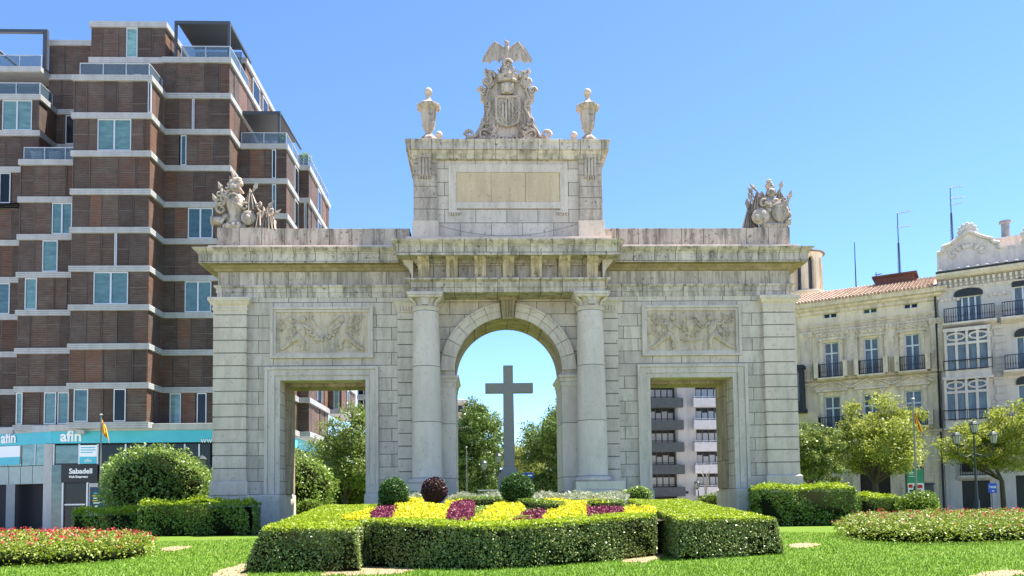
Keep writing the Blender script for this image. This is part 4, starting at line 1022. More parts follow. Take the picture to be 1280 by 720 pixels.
# far pinkish block beyond the central arch
M['pink'] = noisy('pinkish_render', (.50, .36, .29), (.42, .31, .26), .8, .9)
YF = 120.
fx0, fx1 = at(545, 520, YF)[0], at(583, 520, YF)[0]; fz = at(578, 503, YF)[1]
fb = thing('distant_building', 'distant pinkish block with small windows rising behind trees beyond the central arch', 'building', ((fx0+fx1)/2, YF+5, STREET))
mb = MB(); mb.box(fx0, fx1, YF, YF+14, STREET, fz); mb.build('wall', M['pink'], fb)
mb = MB(); mb.ring(fx0, fx1, YF, YF+14, [(.0, fz), (.3, fz+.1), (.3, fz+.5), (0, fz+.6)]); mb.build('roof', M['whitecon'], fb)
for k in range(5):
    for i in range(3):
        mb = MB(); x = fx1-1.6-i*1.7; z = fz-1.9-k*3; mb.box(x, x+.9, YF-.03, YF-.002, z, z+1.3); mb.build('window', M['glassdk'], fb)

# ================================================================== RIGHT HAND BUILDINGS
ANG = R(-33)
PX_, PZ_ = at(1171, 360, 17.5); P0 = np.array([PX_, 17.5, 0.])
U = np.array([math.cos(ANG), math.sin(ANG), 0.]); NRM = np.array([math.sin(ANG), -math.cos(ANG), 0.])
def fac(px, py, off=0.):                  # photo point on the street line (off = metres proud of it)
    d = ray(px, py); o = P0+NRM*off; t = np.dot(o-CAM, NRM)/np.dot(d, NRM); p = CAM+t*d
    return float(np.dot(p-P0, U)), float(p[2])
M['cream'] = stone('cream_render_facade', (.76, .69, .51), (.68, .62, .47), (.36, .31, .21), None, .5)
M['creamtrim'] = stone('cream_stone_trim', (.74, .67, .52), (.63, .57, .45), (.24, .20, .14), None, .6)
M['greyr'] = stone('grey_green_render', (.60, .59, .55), (.54, .53, .50), (.32, .31, .28), None, .4)
M['greytrim'] = stone('pale_grey_trim', (.68, .65, .60), (.60, .575, .53), (.3, .28, .25), None, .5)
M['tile'] = noisy('terracotta_roof_tiles', (.45, .31, .22), (.33, .22, .165), 3, .9, .5, island=.25)
M['winfr'] = mat('grey_white_window_frame', (.66, .67, .67), .5)
M['curtain'] = noisy('window_with_curtain', (.16, .20, .23), (.07, .09, .11), 1.6, .12, 0, (3, 3, .6))
M['iron'] = mat('black_wrought_iron', (.012, .013, .016), .5)
M['greendoor'] = mat('green_shutter', (.03, .10, .06), .6)
M['wood'] = noisy('dark_wood_door', (.035, .02, .014), (.02, .012, .01), 4, .6)
M['awn'] = mat('dark_blind', (.03, .033, .04), .8)
def wframe(par, u0, u1, z0, z1, y=.02, mull=1, trans=None, glass='curtain', arch_=False):
    mb = MB(); f = .07
    mb.box(u0, u0+f, y, y+.12, z0, z1); mb.box(u1-f, u1, y, y+.12, z0, z1); mb.box(u0+f, u1-f, y, y+.12, z1-f, z1); mb.box(u0+f, u1-f, y, y+.12, z0, z0+f)
    for i in range(mull): x = u0+(u1-u0)*(i+1)/(mull+1); mb.box(x-.05, x+.05, y-.01, y+.11, z0+f, z1-f)
    if trans: mb.box(u0+f, u1-f, y-.015, y+.10, z0+(z1-z0)*trans-.05, z0+(z1-z0)*trans+.05)
    wo = mb.build('window', M['winfr'], par); mb = MB(); mb.box(u0+f, u1-f, y+.06, y+.09, z0+f, z1-f); mb.build('pane', M[glass], wo); return wo
def balcony(par, u0, u1, z0, z1, d=.75, slab='creamtrim', posts=False):
    mb = MB(); mb.prismx([(-d, z0), (-d, z0-.12), (-d*.7, z0-.22), (-.0, z0-.34), (-.0, z0)], u0-.1, u1+.1); b = mb.build('balcony', M[slab], par)
    mb = MB(); mb.box(u0, u1, -d+.03, -d+.07, z1-.05, z1); mb.box(u0, u1, -d+.03, -d+.07, z0+.05, z0+.09)
    for e in (u0, u1-.04): mb.box(e, e+.04, -d+.07, -.003, z1-.05, z1); mb.box(e, e+.04, -d+.07, -.003, z0+.05, z0+.09)
    n = max(3, int((u1-u0)/.14))
    for i in range(n+1):
        x = u0+(u1-u0-.03)*i/n; mb.box(x, x+.03, -d+.035, -d+.065, z0+.001, z1-.051)
        mb.ell((x+.015, -d+.05, z0+.4), (.035, .03, .09), 6, 4)
    for i in range(1, 5):
        yy = -d+i*d/5; mb.box(u0+.005, u0+.03, yy, yy+.025, z0, z1-.05); mb.box(u1-.03, u1-.005, yy, yy+.025, z0, z1-.05)
    mb.build('railing', M['iron'], b)
    if posts:
        mb = MB()
        for e in (u0-.32, u1+.02): mb.box(e, e+.30, -d, -.004, z0+.002, z1+.08); mb.box(e-.03, e+.33, -d-.03, -.003, z1+.081, z1+.16)
        mb.build('balcony_post', M[slab], b)
    return b
# ---- cream building
UL = fac(985, 400)[0]
crm = thing('cream_townhouse', 'cream stone townhouse with tiled roof, small attic windows and three bays of iron balconies', 'building', (PX_, 17.5, STREET), ANG)
zc = fac(1171, 366)[1]; ztop = fac(1171, 357)[1]
print('cream', UL, zc, ztop)
holes = []
W1 = [(1029.5, 1047.8, 428.5, 473), (1079.5, 1097.3, 422.7, 469), (1130.4, 1149, 416.8, 464)]
WA = [(1028.3, 1045.8, 388, 397.8), (1078, 1096, 382.4, 391.5), (1128.9, 1147, 375.5, 385)]
W2 = [(1030.5, 1050, 496, 540), (1079, 1100, 492, 536), (1131, 1152, 487.5, 531)]
W3 = [(1033.7, 1052.5, 577, 593), (1134, 1155, 574, 590)]
def rc(q): 
    xm = (q[0]+q[1])/2; u0 = fac(q[0], q[2])[0]; u1 = fac(q[1], q[2])[0]; z1 = fac(xm, q[2])[1]; z0 = fac(xm, q[3])[1]; return [u0, u1, z0, z1]
R1, RA, R2, R3 = [[rc(q) for q in W] for W in (W1, WA, W2, W3)]
def level(rs, i=1):
    z0 = sum(r[2] for r in rs)/len(rs); z1 = sum(r[3] for r in rs)/len(rs)
    for r in rs: r[2], r[3] = z0, z1
for rs in (R1, RA, R2, R3): level(rs)
print('rows', R1, RA, R2, R3)
door = rc((1074, 1112, 575, 660)); door[2] = STREET
holes = [(a, b, c_, d) for a, b, c_, d in R1+RA+R2+R3+[door]]
mb = MB(); mb.wall(UL, -.02, STREET, zc, holes, 0, .45); mb.box(UL, -.02, .75, 12, STREET, zc); mb.build('wall', M['cream'], crm)
for r in R1: wframe(crm, *r, y=.2, mull=1, trans=.70)
for r in R2: wframe(crm, *r, y=.2, mull=1, trans=.66)
for r in R3: wframe(crm, *r, y=.2, mull=2, glass='glassdk')
for i, r in enumerate(RA): wframe(crm, *r, y=.2, mull=1, glass='greendoor' if i == 1 else 'glassdk')
mb = MB(); mb.box(door[0], door[1], .25, .35, door[2], door[3]); mb.build('entrance_door', M['wood'], crm)
balz0 = fac(1088, 470)[1]; balz1 = fac(1088, 455.5)[1]
for r in R1: balcony(crm, r[0]-.32, r[1]+.32, r[2]-.0, r[2]+1.0, .7, posts=True)
zrow = R2[0][2]
for i, r in enumerate(R2): balcony(crm, r[0]-.35, r[1]+.35, r[2], r[2]+.95, .8, posts=True)
def pil(u, w_, z0, z1, d=.12):
    mb = MB(); mb.box(u-w_/2, u+w_/2, -d, -.002, z0, z1); mb.box(u-w_/2+.12, u+w_/2-.12, -d-.03, -d-.001, z0+.3, z1-.7); mb.box(u-w_/2-.06, u+w_/2+.06, -d-.06, -.003, z1-.42, z1+.0)
    for k in range(3): mb.ell((u-w_*.3+k*w_*.3, -d-.07, z1-.22), (.12, .07, .14), 8, 6)
    mb.box(u-w_/2-.05, u+w_/2+.05, -d-.05, -.003, z0-.0, z0+.25); return mb.build('pilaster', M['creamtrim'], crm)
zs = R1[0][2]-.15; ze = RA[0][2]-.9
mids = [(R1[i][1]+R1[i+1][0])/2 for i in (0, 1)]
for u in [R1[0][0]-1.25]+mids+[R1[2][1]+1.1]: pil(u, .85, zs, ze)
for r in R1:
    a, b, z0, z1 = r
    mb = MB()
    for e in (a-.3, b+.06): mb.box(e, e+.24, -.1, -.002, z0, z1+.15)
    mb.box(a-.45, b+.45, -.16, -.002, z1+.16, z1+.34); mb.box(a-.55, b+.55, -.12, -.003, z1+.36, ze-.15); mb.box(a-.65, b+.65, -.2, -.002, ze-.14, ze-.02)
    for k in range(11): mb.ell((a-.4+k*(b-a+.8)/10, -.15, (z1+.36+ze-.15)/2+.08*math.sin(k*2)), (.10, .07, .17), 8, 6, k)
    for s in (a-.42, b+.3): mb.spiral((s+.06, z1+.05), .17, 1.1, .05, 0, 1, -.15, 12); mb.spiral((s+.06, z1-.25), .1, 1.1, .04, 0, 1, -.15, 10)
    mb.build('window_surround', M['creamtrim'], crm)
for r in R2:
    a, b, z0, z1 = r; m_ = (a+b)/2
    mb = MB()
    for e in (a-.32, b+.06): mb.box(e, e+.26, -.12, -.002, z0, z1+.1); mb.box(e-.04, e+.30, -.18, -.002, z1+.1, z1+.32)
    mb.box(a-.55, b+.55, -.25, -.002, z1+.34, z1+.48)
    mb.prism([(a-.75, z1+.50), (b+.75, z1+.50), (b+.72, z1+.62), (m_, z1+1.15), (a-.72, z1+.62)][::-1], -.14, -.002)
    for s in (-1, 1): mb.tube([(m_+s*((b-a)/2+.78), -.2, z1+.56), (m_+s*.3, -.22, z1+1.02), (m_, -.22, z1+1.14)], .07, 6)
    mb.tube([(m_-.5, -.18, z1+.72), (m_-.2, -.18, z1+.9), (m_+.2, -.18, z1+.9), (m_+.5, -.18, z1+.72)], .05, 6); mb.ell((m_, -.2, z1+.8), (.18, .08, .14), 8, 6)
    mb.build('window_pediment', M['creamtrim'], crm)
def strip(u0, u1, z, h, d, m='creamtrim', name='string_course', par=None):
    mb = MB(); mb.prismx([(0, z), (-d*.5, z), (-d*.6, z+h*.4), (-d, z+h*.55), (-d, z+h), (0, z+h+.03)], u0, u1); return mb.build(name, M[m], par or crm)
strip(UL, -.03, RA[0][2]-.62, .22, .14); strip(UL, -.03, ze+.02, .2, .12); strip(UL, -.03, R1[0][2]-.5, .22, .16); strip(UL, -.03, R2[0][2]-.6, .35, .25)
for k, zz in enumerate(np.arange(STREET+.5, R2[0][2]-.7, .55)): 
    if k % 1 == 0 and zz < R2[0][2]-.8:
        mb = MB(); e = door[0]-.4
        mb.box(UL, e, -.035, -.002, zz+.02, zz+.50) if not (R3[0][2]-.6 < zz < R3[0][3]+.1) else mb.box(UL, R3[0][0]-.3, -.035, -.002, zz+.02, zz+.50)
        mb.box(door[1]+.4, -.04, -.035, -.002, zz+.02, zz+.50) if not (R3[1][2]-.6 < zz < R3[1][3]+.1) else mb.box(R3[1][1]+.3, -.04, -.035, -.002, zz+.02, zz+.50)
        mb.build('rusticated_course', M['creamtrim'], crm)
mb = MB(); mb.ring(UL, -.02, 0, 12, [(.0, zc-.55), (.12, zc-.5), (.12, zc-.3), (.3, zc-.2), (.32, zc-.05), (.55, zc), (.58, zc+.18), (.66, zc+.28), (.62, zc+.34), (0, zc+.34)]); mb.build('cornice', M['creamtrim'], crm)
# tile roof with rows of half round tiles
mb = MB(); zr = zc+.36; rh = 2.2; rd = 6.0
mb.add([(UL-.5, -.6, zr), (-.02, -.6, zr), (-.02, rd, zr+rh), (UL-.5, rd, zr+rh), (UL-.5, 12, zr), (-.02, 12, zr)], [(0, 1, 2, 3), (3, 2, 5, 4), (0, 3, 4), (1, 5, 2)])
u = UL-.45
while u < -.1:
    for k in range(9):
        y0 = -.72+k*.74; z0 = zr+.03+(y0+.6)/(rd+.6)*rh; y1 = y0+.80; z1 = zr+.03+(y1+.6)/(rd+.6)*rh-.03
        mb.tube([(u, y0, z0+.02), (u, y1, z1)], [.11, .085], 6)
    u += .235
mb.build('tiled_roof', M['tile'], crm)
mb = MB(); a, b = fac(1085, 360)[0], fac(1137, 352)[0]; mb.box(a, b, 4.5, 9, zr+.8, zr+2.35); mb.box(a-.2, b+.2, 4.3, 9.2, zr+2.351, zr+2.5); mb.build('roof_hut', stone('red_brown_render', (.16, .08, .065), (.12, .065, .055), (.06, .04, .035), None, .4), crm)
mb = MB(); a, b = fac(995, 463)[0], fac(1006, 463)[0]; z0, z1 = fac(1000, 512)[1], fac(1000, 463)[1]
mb.box(a, b, -1.0, -.003, z0, z1); mb.box(a-.1, b+.1, -1.1, -.002, z1+.001, z1+.25); mb.box(a-.1, b+.1, -1.1, -.002, z0-.3, z0-.001); bw = mb.build('bay_window', M['awn'], crm)
mb = MB(); mb.box(a+.25, b-.25, -1.03, -1.001, z0+.5, z1-.3); mb.build('pane', M['curtain'], bw)
mb = MB(); mb.tube([(-.12, -.12, zc-.2), (-.12, -.12, STREET)], .07, 8); mb.build('drainpipe', M['awn'], crm)
# ---- grey building
gry = thing('grey_townhouse', 'grey townhouse with curved gable parapet, white glazed bay windows and black balconies', 'building', (PX_, 17.5, STREET), ANG)
UR = 12.5; zg = fac(1171, 346)[1]
mirs = [(1180.5, 1237, 414, 464.5), (1180.5, 1236, 474, 526)]
G1 = rc((1194, 1227, 369.5, 402)); G2 = rc((1266.5, 1290, 357, 399)); G3 = rc((1270, 1291, 420, 463)); G4 = rc((1272, 1292, 480, 528))
D1 = rc((1202, 1219, 596, 660)); D2 = rc((1220.5, 1237, 595, 660)); D3 = rc((1269.5, 1290, 594, 660)); BW = rc((1202, 1216, 577, 590)); BW2 = rc((1221, 1235, 575, 588))
for q in (D1, D2, D3): q[2] = STREET
D2[3] = D1[3]
G1[2] = G2[2] = (G1[2]+G2[2])/2
mb = MB(); mb.wall(.02, UR, STREET, zg, [G1, G2, G3, G4, D1, D2, D3], 0, .5); mb.box(.02, UR, .8, 13, STREET, zg); mb.build('wall', M['greyr'], gry)
wframe(gry, *G1, y=.15, mull=3)
for g_ in (G2, G3, G4): wframe(gry, *g_, y=.15, mull=1)
for d_ in (D1, D2, D3): mb = MB(); mb.box(d_[0], d_[1], .2, .3, d_[2], d_[3]); mb.build('entrance_door', M['black'], gry)
for g_, nm in ((G1, 0), (G2, 1), (G3, 1), (G4, 1)):
    mb = MB(); m_ = (g_[0]+g_[1])/2; w2 = (g_[1]-g_[0])/2+.08; pts = [(m_-w2, g_[3]-.02)]+[(m_-w2*math.cos(a), g_[3]+.18+.35*math.sin(a)) for a in np.linspace(0, PI, 11)]+[(m_+w2, g_[3]-.02)]
    mb.prism(pts, -.08, -.002); mb.build('arched_blind', M['awn'], gry)
for g_ in (G1, G2, G3, G4): balcony(gry, g_[0]-.7, g_[1]+.7, g_[2], g_[2]+1.0, .95, slab='greytrim')
for mi_, q in enumerate(mirs):
    a, b, z0, z1 = rc(q); d = 1.0; mb = MB()
    mb.box(a, b, -d, -.002, z0-.5, z0+.0); mb.box(a-.12, b+.12, -d-.12, -.002, z0-.62, z0-.5); mb.box(a-.05, b+.05, -d-.05, -.002, z1-.12, z1+.12)
    n = 4; w_ = (b-a)/n; zt1 = z1-.95
    for i in range(n+1): x = a+i*(b-a-.16)/n; mb.box(x, x+.16, -d, -d+.16, z0, z1-.12)
    mb.box(a, b, -d-.02, -d+.15, zt1-.08, zt1+.08); mb.box(b-.16, b, -.3, -.002, z0, z1-.12); mb.box(a, a+.16, -.3, -.002, z0, z1-.12); mb.box(b-.15, b-.001, -d+.16, -.3, zt1-.08, zt1+.08)
    for i in range(2):
        c0 = a+(i+.5)*(b-a)/2; pts = [(c0+(b-a)*.2*math.cos(t2), (zt1+z1)/2+.22*math.sin(t2)) for t2 in np.linspace(0, 2*PI, 18)[:-1]]
        for k in range(17):
            p_, q_ = pts[k], pts[(k+1) % 17]; mb.tube([(p_[0], -d+.02, p_[1]), (q_[0], -d+.02, q_[1])], .07, 5)
    bw = mb.build('bay_window', M['greytrim'], gry)
    mb = MB(); mb.cur = 0; mb.box(a+.1, b-.1, -d+.1, -d+.13, z0+.1, z1-.2); mb.box(b-.1, b-.07, -d+.14, -.31, z0+.1, z1-.2); mb.cur = 1
    for i in range(4): mb.box(a+.22+i*w_, a+.22+i*w_+.3, -d+.16, -d+.2, z0+.1, zt1-.1)
    mb.build('pane', [M['curtain'], M['white']], bw)
    mb = MB()
    mb.box(a-.1, b+.1, -d-.22, -d-.17, z0+.62, z0+.68); mb.box(a-.1, b+.1, -d-.22, -d-.17, z0+.02, z0+.06)
    for i in range(5): x = a-.1+i*(b-a+.16)/4; mb.box(x, x+.04, -d-.215, -d-.175, z0-.05, z0+.619)
    mb.build('railing', M['iron'], bw)
for q in (BW, BW2): mb = MB(); mb.box(q[0], q[1], -.03, -.002, q[2], q[3]); mb.build('transom_window', M['black'], gry)
balcony(gry, BW[0]-.1, BW2[1]+.1, BW[2]-.25, BW[2]+.55, .3, slab='greytrim')
for xa_, xb_ in ((.3, D1[0]-.3), (D2[1]+.35, D3[0]-.4)):
    mb = MB()
    for zz in np.arange(STREET+.3, R2[0][2]-.6, .52): mb.box(xa_, xb_, -.04, -.002, zz, zz+.46)
    mb.build('rusticated_base', M['greyr'], gry)
um = (rc(mirs[0])[1]+G3[0])/2-.2
for xa_, xb_, dl in ((um-.3, um+.3, .12), (.12, .45, .0)):
    mb = MB()
    for i, zz in enumerate(np.arange(R2[0][2], zg-2.9, .48)): mb.box(xa_-dl*(i % 2), xb_+.12*(i % 2), -.06, -.002, zz, zz+.43)
    mb.build('quoin_strip', M['greyr'], gry)
mb = MB()
zfz = zg-.9
for k in range(int(UR/.32)):
    mb.box(.1+k*.32, .26+k*.32, -.22, -.002, zfz+.25, zfz+.5); mb.ell((.18+k*.32, -.2, zfz+.12), (.09, .1, .12), 6, 5)
mb.build('dentil_frieze', M['greytrim'], gry)
strip(.02, UR, zfz-.2, .18, .12, 'greytrim', par=gry); strip(.02, UR, R1[0][2]-1.0, .16, .1, 'greytrim', par=gry)
for k in (0, 1, 2):
    uu = (.75, G1[1]+1.0, G2[0]-.8)[k]; mb = MB()
    for j in range(5): mb.ell((uu-.5+j*.25, -.05, G1[3]-.15+.06*(j % 2)), (.14, .05, .13), 8, 5)
    mb.build('wall_ornament', M['greytrim'], gry)
mb = MB(); mb.cur = 1; mb.prismx([(-.0, zg-.35), (-.5, zg-.3), (-.78, zg-.14), (-.80, zg-.002), (.3, zg-.002), (.3, zg-.35)], .0, UR); mb.cur = 0; mb.prismx([(-.88, zg), (-.88, zg+.12), (0.3, zg+.36), (.3, zg)], .0, UR)
for k in range(int(UR/.55)): mb.cur = 1; mb.ell((.25+k*.55, -.80, zg+.20), (.13, .1, .06), 6, 4)
mb.build('eaves', [M['awn'], M['greytrim']], gry)
# gable parapet outline
gp = [(197, 405), (197, 270), (232, 265), (232, 232), (280, 215), (320, 180), (350, 163), (380, 135), (420, 150), (455, 165), (500, 178), (528, 182), (530, 202), (572, 206), (573, 240), (575, 375)]
pts = [fac(1130+x/4.8, 260+y/4.8, -.35) for x, y in gp]; pts = [(max(.05, a), max(b, zg-.1)) for a, b in pts]
mb = MB(); mb.prism(pts[::-1], .35, .75); mb.build('gable_parapet', M['greytrim'], gry)
mb = MB()
for i in range(1, len(pts)-2): 
    p_, q_ = pts[i], pts[i+1]
    mb.tube([(p_[0], .30, p_[1]-.03), (q_[0], .30, q_[1]-.03)], .13, 6)
inn = [fac(1130+x/4.8, 260+y/4.8, -.35) for x, y in ((300, 305), (265, 265), (300, 240), (345, 215), (385, 200), (440, 210), (490, 230), (500, 262))]
for i in range(len(inn)-1): mb.tube([(inn[i][0], .32, inn[i][1]), (inn[i+1][0], .32, inn[i+1][1])], .06, 5)
c0 = fac(1130+380/4.8, 260+250/4.8, -.3)
for k in range(9): a = k*PI/8; mb.ell((c0[0]+.9*math.cos(a)*(.4+.6*abs(math.cos(a))), .30, c0[1]-.3+.6*math.sin(a)), (.22, .06, .13), 8, 5, a)
c0 = fac(1130+380/4.8, 260+140/4.8, -.3)
for k in range(7): a = PI*k/6; mb.ell((c0[0]+.38*math.cos(a), .45, c0[1]+.42*math.sin(a)), (.16, .12, .28), 8, 6, a-PI/2)
mb.build('parapet_moulding', M['greytrim'], gry, True)
bz0 = fac(1130+600/4.8, 260+300/4.8, -.35)[1]-.55; ba = pts[-1][0]; mb = MB(); mb.box(ba, UR, .4, .7, zg+.1, bz0+.25); mb.box(ba, UR, .35, .75, bz0+1.15, bz0+1.35)
mb.box(ba+.0, ba+1.7, .38, .72, bz0+.25, bz0+1.15)
for k in range(int((UR-ba-1.8)/.32)): mb.lathe(ba+1.9+k*.32, .55, [(.06, bz0+.25), (.10, bz0+.45), (.05, bz0+.7), (.10, bz0+.95), (.06, bz0+1.15)], 8)
mb.build('roof_balustrade', M['greytrim'], gry)
mb = MB(); mb.lathe(ba+1.5, .5, [(.25, bz0+1.35), (.3, bz0+1.5), (.14, bz0+1.6), (.28, bz0+1.95), (.26, bz0+2.1), (.08, bz0+2.2), (.12, bz0+2.35), (.02, bz0+2.5)], 12); mb.build('parapet_urn', M['greytrim'], gry, True)
# chimney
ca, cz0 = fac(1265, 295, -2.); cz1 = fac(1261, 275, -2.)[1]; ch = MB(); ch.box(ca-1.2, ca+.9, 2.0, 3.0, zg, cz0-.2); ch.box(ca-1.3, ca+1.0, 1.9, 3.1, cz0-.2, cz0)
cm = ch.build('chimney', M['greytrim'], gry); ch = MB(); ch.lathe(ca-.35, 2.5, [(.27, cz0), (.25, cz1-.1), (.38, cz1-.05), (.38, cz1+.1), (.1, cz1+.15)], 14); ch.build('chimney_pot', noisy('grey_flue', (.3, .29, .3), (.22, .22, .23), 4, .7), cm, True)
# ---- round turret behind
YT = 38.; tcx = at(1006, 340, YT)[0]; tr_ = (at(1025.5, 345, YT)[0]-at(986.5, 345, YT)[0])/2
zt0, zt1, ztb = at(1010, 366, YT)[1], at(1010, 321, YT)[1], at(1010, 316, YT)[1]
tur = thing('roof_turret', 'round cream lookout turret with arched openings rising behind the right end of the arch', 'tower', (tcx, YT, STREET))
mb = MB(); mb.lathe(tcx, YT, [(tr_+.1, STREET), (tr_+.1, zt0-.4), (tr_+.2, zt0-.35), (tr_+.2, zt0-.1), (tr_, zt0)], 32); mb.box(tcx-5, tcx+2.5, YT+.5, YT+12, STREET, zt0-1.6); mb.build('wall', M['cream'], tur, True)
mb = MB(); NCOL = 8; hh = zt1-zt0
for k in range(NCOL):
    a = 2*PI*k/NCOL+R(-68)
    w_ = R(12)
    P_ = [(tcx+r*math.cos(b), YT+r*math.sin(b)) for r, b in ((tr_, a-w_), (tr_, a), (tr_, a+w_), (tr_-.35, a+w_), (tr_-.35, a-w_))]
    mb.prismz(P_, zt0, zt1-.9)
    for j in range(10):          # arch heads between the piers
        t0, t1 = j/10, (j+1)/10; g0, g1 = a+w_+(R(45)-2*w_)*t0, a+w_+(R(45)-2*w_)*t1; gm = (t0+t1)/2
        zlow = zt1-.9+.55*math.sqrt(max(0, 1-(2*gm-1)**2))
        mb.prismz([(tcx+r*math.cos(b), YT+r*math.sin(b)) for r, b in ((tr_, g0), (tr_, g1), (tr_-.35, g1), (tr_-.35, g0))], zlow, zt1-.25)
    mb.prismz(P_, zt1-.9, zt1-.25)
    mb.prismz([(tcx+r*math.cos(b), YT+r*math.sin(b)) for r, b in ((tr_+.07, a-w_*.6), (tr_+.07, a+w_*.6), (tr_-.1, a+w_*.6), (tr_-.1, a-w_*.6))], zt0, zt1-.95)
mb.build('arcade', M['cream'], tur)
mb = MB(); mb.lathe(tcx, YT, [(tr_, zt1-.25), (tr_+.05, zt1-.1), (tr_+.12, zt1), (tr_+.12, zt1+.05)], 32); mb.build('cornice', M['creamtrim'], tur, True)
mb = MB(); mb.lathe(tcx, YT, [(tr_+.35, zt1+.05), (tr_+.32, zt1+.15), (tr_*.5, zt1+.55), (.05, zt1+.7)], 32); mb.build('roof', noisy('brown_slate_roof', (.13, .085, .07), (.09, .06, .05), 3), tur, True)
mb = MB(); mb.lathe(tcx, YT, [(tr_*.62, zt0), (tr_*.62, zt1)], 20); mb.build('shade_core', M['curtain'], tur, True)  # added dark cylinder, its colour stands in for shade inside the arcade
# ---- roof antennas
def antenna(px, ptop, pbot, Y, label, bars):
    x, z1 = at(px, ptop, Y); z0 = at(px, pbot, Y)[1]-1.2
    a = thing('roof_antenna', label, 'antenna', (x, Y, z0), 0, 'aerials on the right hand roofs')
    mb = MB(); mb.tube([(x, Y, z0), (x, Y, z1)], [.06, .03], 5)
    if bars:
        for dx in (-.12, .12): mb.tube([(x+dx*1.2, Y, z0), (x+dx*.5, Y, z0+(z1-z0)*.62)], .02, 4)
        for k in range(14): t2 = k/14*.62; mb.tube([(x-.13+.06*t2, Y, z0+(z1-z0)*t2), (x+.13-.06*t2, Y, z0+(z1-z0)*(t2+.04))], .012, 4)
    mb.build('mast', M['frameDk'], a)
    for (f, l, dx) in bars:
        mb = MB(); zz = z0+(z1-z0)*f; mb.tube([(x-.1, Y, zz), (x+l, Y-.3, zz+dx)], .022, 4)
        for j in range(4): q = .2+j*.2; mb.tube([(x+l*q, Y-.3*q-.25, zz+dx*q), (x+l*q, Y-.3*q+.25, zz+dx*q)], .012, 4)
        mb.build('crossbar', M['frameDk'], a)
antenna(1068, 303, 358, 26, 'thin bare mast with no crossbars on the roof left of the two aerials', [])
antenna(1121.5, 266, 347, 24, 'lattice aerial with two crossbars over the tiled roof', [(.995, 1.0, .08), (.82, 1.0, .03)])
antenna(1187.5, 234, 300, 24, 'tallest lattice aerial with three crossbars beside the gable parapet', [(.99, .95, .08), (.83, .95, .05), (.74, .9, .1)])
antenna(1095, 340, 357, 24, 'short stub aerial on the red brown roof hut', [(.9, .3, 0)])
# ================================================================== PLANTING
M['lime'] = leafmat('lime_new_growth', [(.14, .22, .008), (.30, .40, .012), (.46, .52, .02)], .35)
M['box'] = leafmat('dark_clipped_leaves', [(.06, .10, .018), (.16, .215, .045), (.42, .46, .17)], .2, .4)
M['boxball'] = leafmat('boxwood_leaves', [(.02, .06, .010), (.05, .13, .02), (.10, .20, .03)], .2, .4)
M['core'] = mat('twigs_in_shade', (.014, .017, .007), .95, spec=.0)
M['wild'] = leafmat('glossy_shrub_leaves', [(.07, .13, .018), (.19, .28, .045), (.36, .45, .12)], .35, .35)
M['hedgey'] = leafmat('loose_hedge_leaves', [(.05, .10, .012), (.15, .24, .022), (.32, .42, .04)], .3, .4)
M['tree1'] = leafmat('plane_tree_leaves', [(.035, .075, .012), (.10, .17, .025), (.26, .33, .08)], .3, .45)
M['tree2'] = leafmat('yellow_green_tree_leaves', [(.09, .13, .02), (.28, .32, .045), (.46, .47, .10)], .42, .5)
M['tree3'] = leafmat('mid_green_tree_leaves', [(.05, .09, .014), (.16, .22, .04), (.34, .38, .10)], .35, .45)
M['yellow'] = leafmat('yellow_bedding_foliage', [(.30, .36, .015), (.72, .62, .012), (.86, .74, .02)], .25, .6)
M['purple'] = leafmat('purple_bedding_foliage', [(.055, .008, .018), (.17, .015, .05), (.30, .05, .10)], .25, .5)
M['purpleball'] = leafmat('dark_purple_leaves', [(.025, .010, .014), (.06, .018, .025), (.11, .04, .05)], .15, .4)
M['silver'] = leafmat('silvery_leaves', [(.16, .20, .10), (.32, .34, .22), (.50, .49, .36)], .25, .7)
M['rosebed'] = leafmat('rose_bed_leaves', [(.07, .12, .010), (.20, .27, .02), (.40, .42, .06)], .3, .45)
M['red'] = leafmat('red_petals', [(.35, .01, .02), (.55, .03, .04), (.60, .12, .10)], .3, .5)
M['pinkp'] = leafmat('pale_pink_petals', [(.55, .30, .20), (.65, .42, .25), (.6, .5, .3)], .3, .5)
M['bark'] = noisy('bark', (.10, .075, .05), (.055, .042, .03), 6, .9, .5, (1, 1, .3))
def zpl(Y): return .76+.04*(Y+19)
def on_plane(px, py, off=0.):
    d = ray(px, py); best = None; t = 12.
    while t < 34:
        p = CAM+t*d
        if p[2] <= zpl(p[1])+off: return float(p[0]), float(p[1])
        t += .02
    p = CAM+30.5*d; return float(p[0]), float(p[1])
def quad_layers(q, dens, mi, size, amp=.03, sc=1.5, bias=.6, lift=.0, up=0., aspect=.6):
    P, N = sample_quad(q, dens)
    if mi == 0:
        zl = min(c[2] for c in q); thin = (nnoise(P, 2.1, 9.)+.5*nnoise(P, 5.3, 2.) > .42)*.65+(P[:, 2] < zl+.12)*.55; kk = RNG.random(len(P)) > thin; P, N = P[kk], N[kk]
    P = P+N*((nnoise(P, sc)*amp)[:, None]+lift)+N*(RNG.random(len(P))[:, None]*.05-.02)
    return (quads(P, N, size, bias, aspect, up=up), mi)
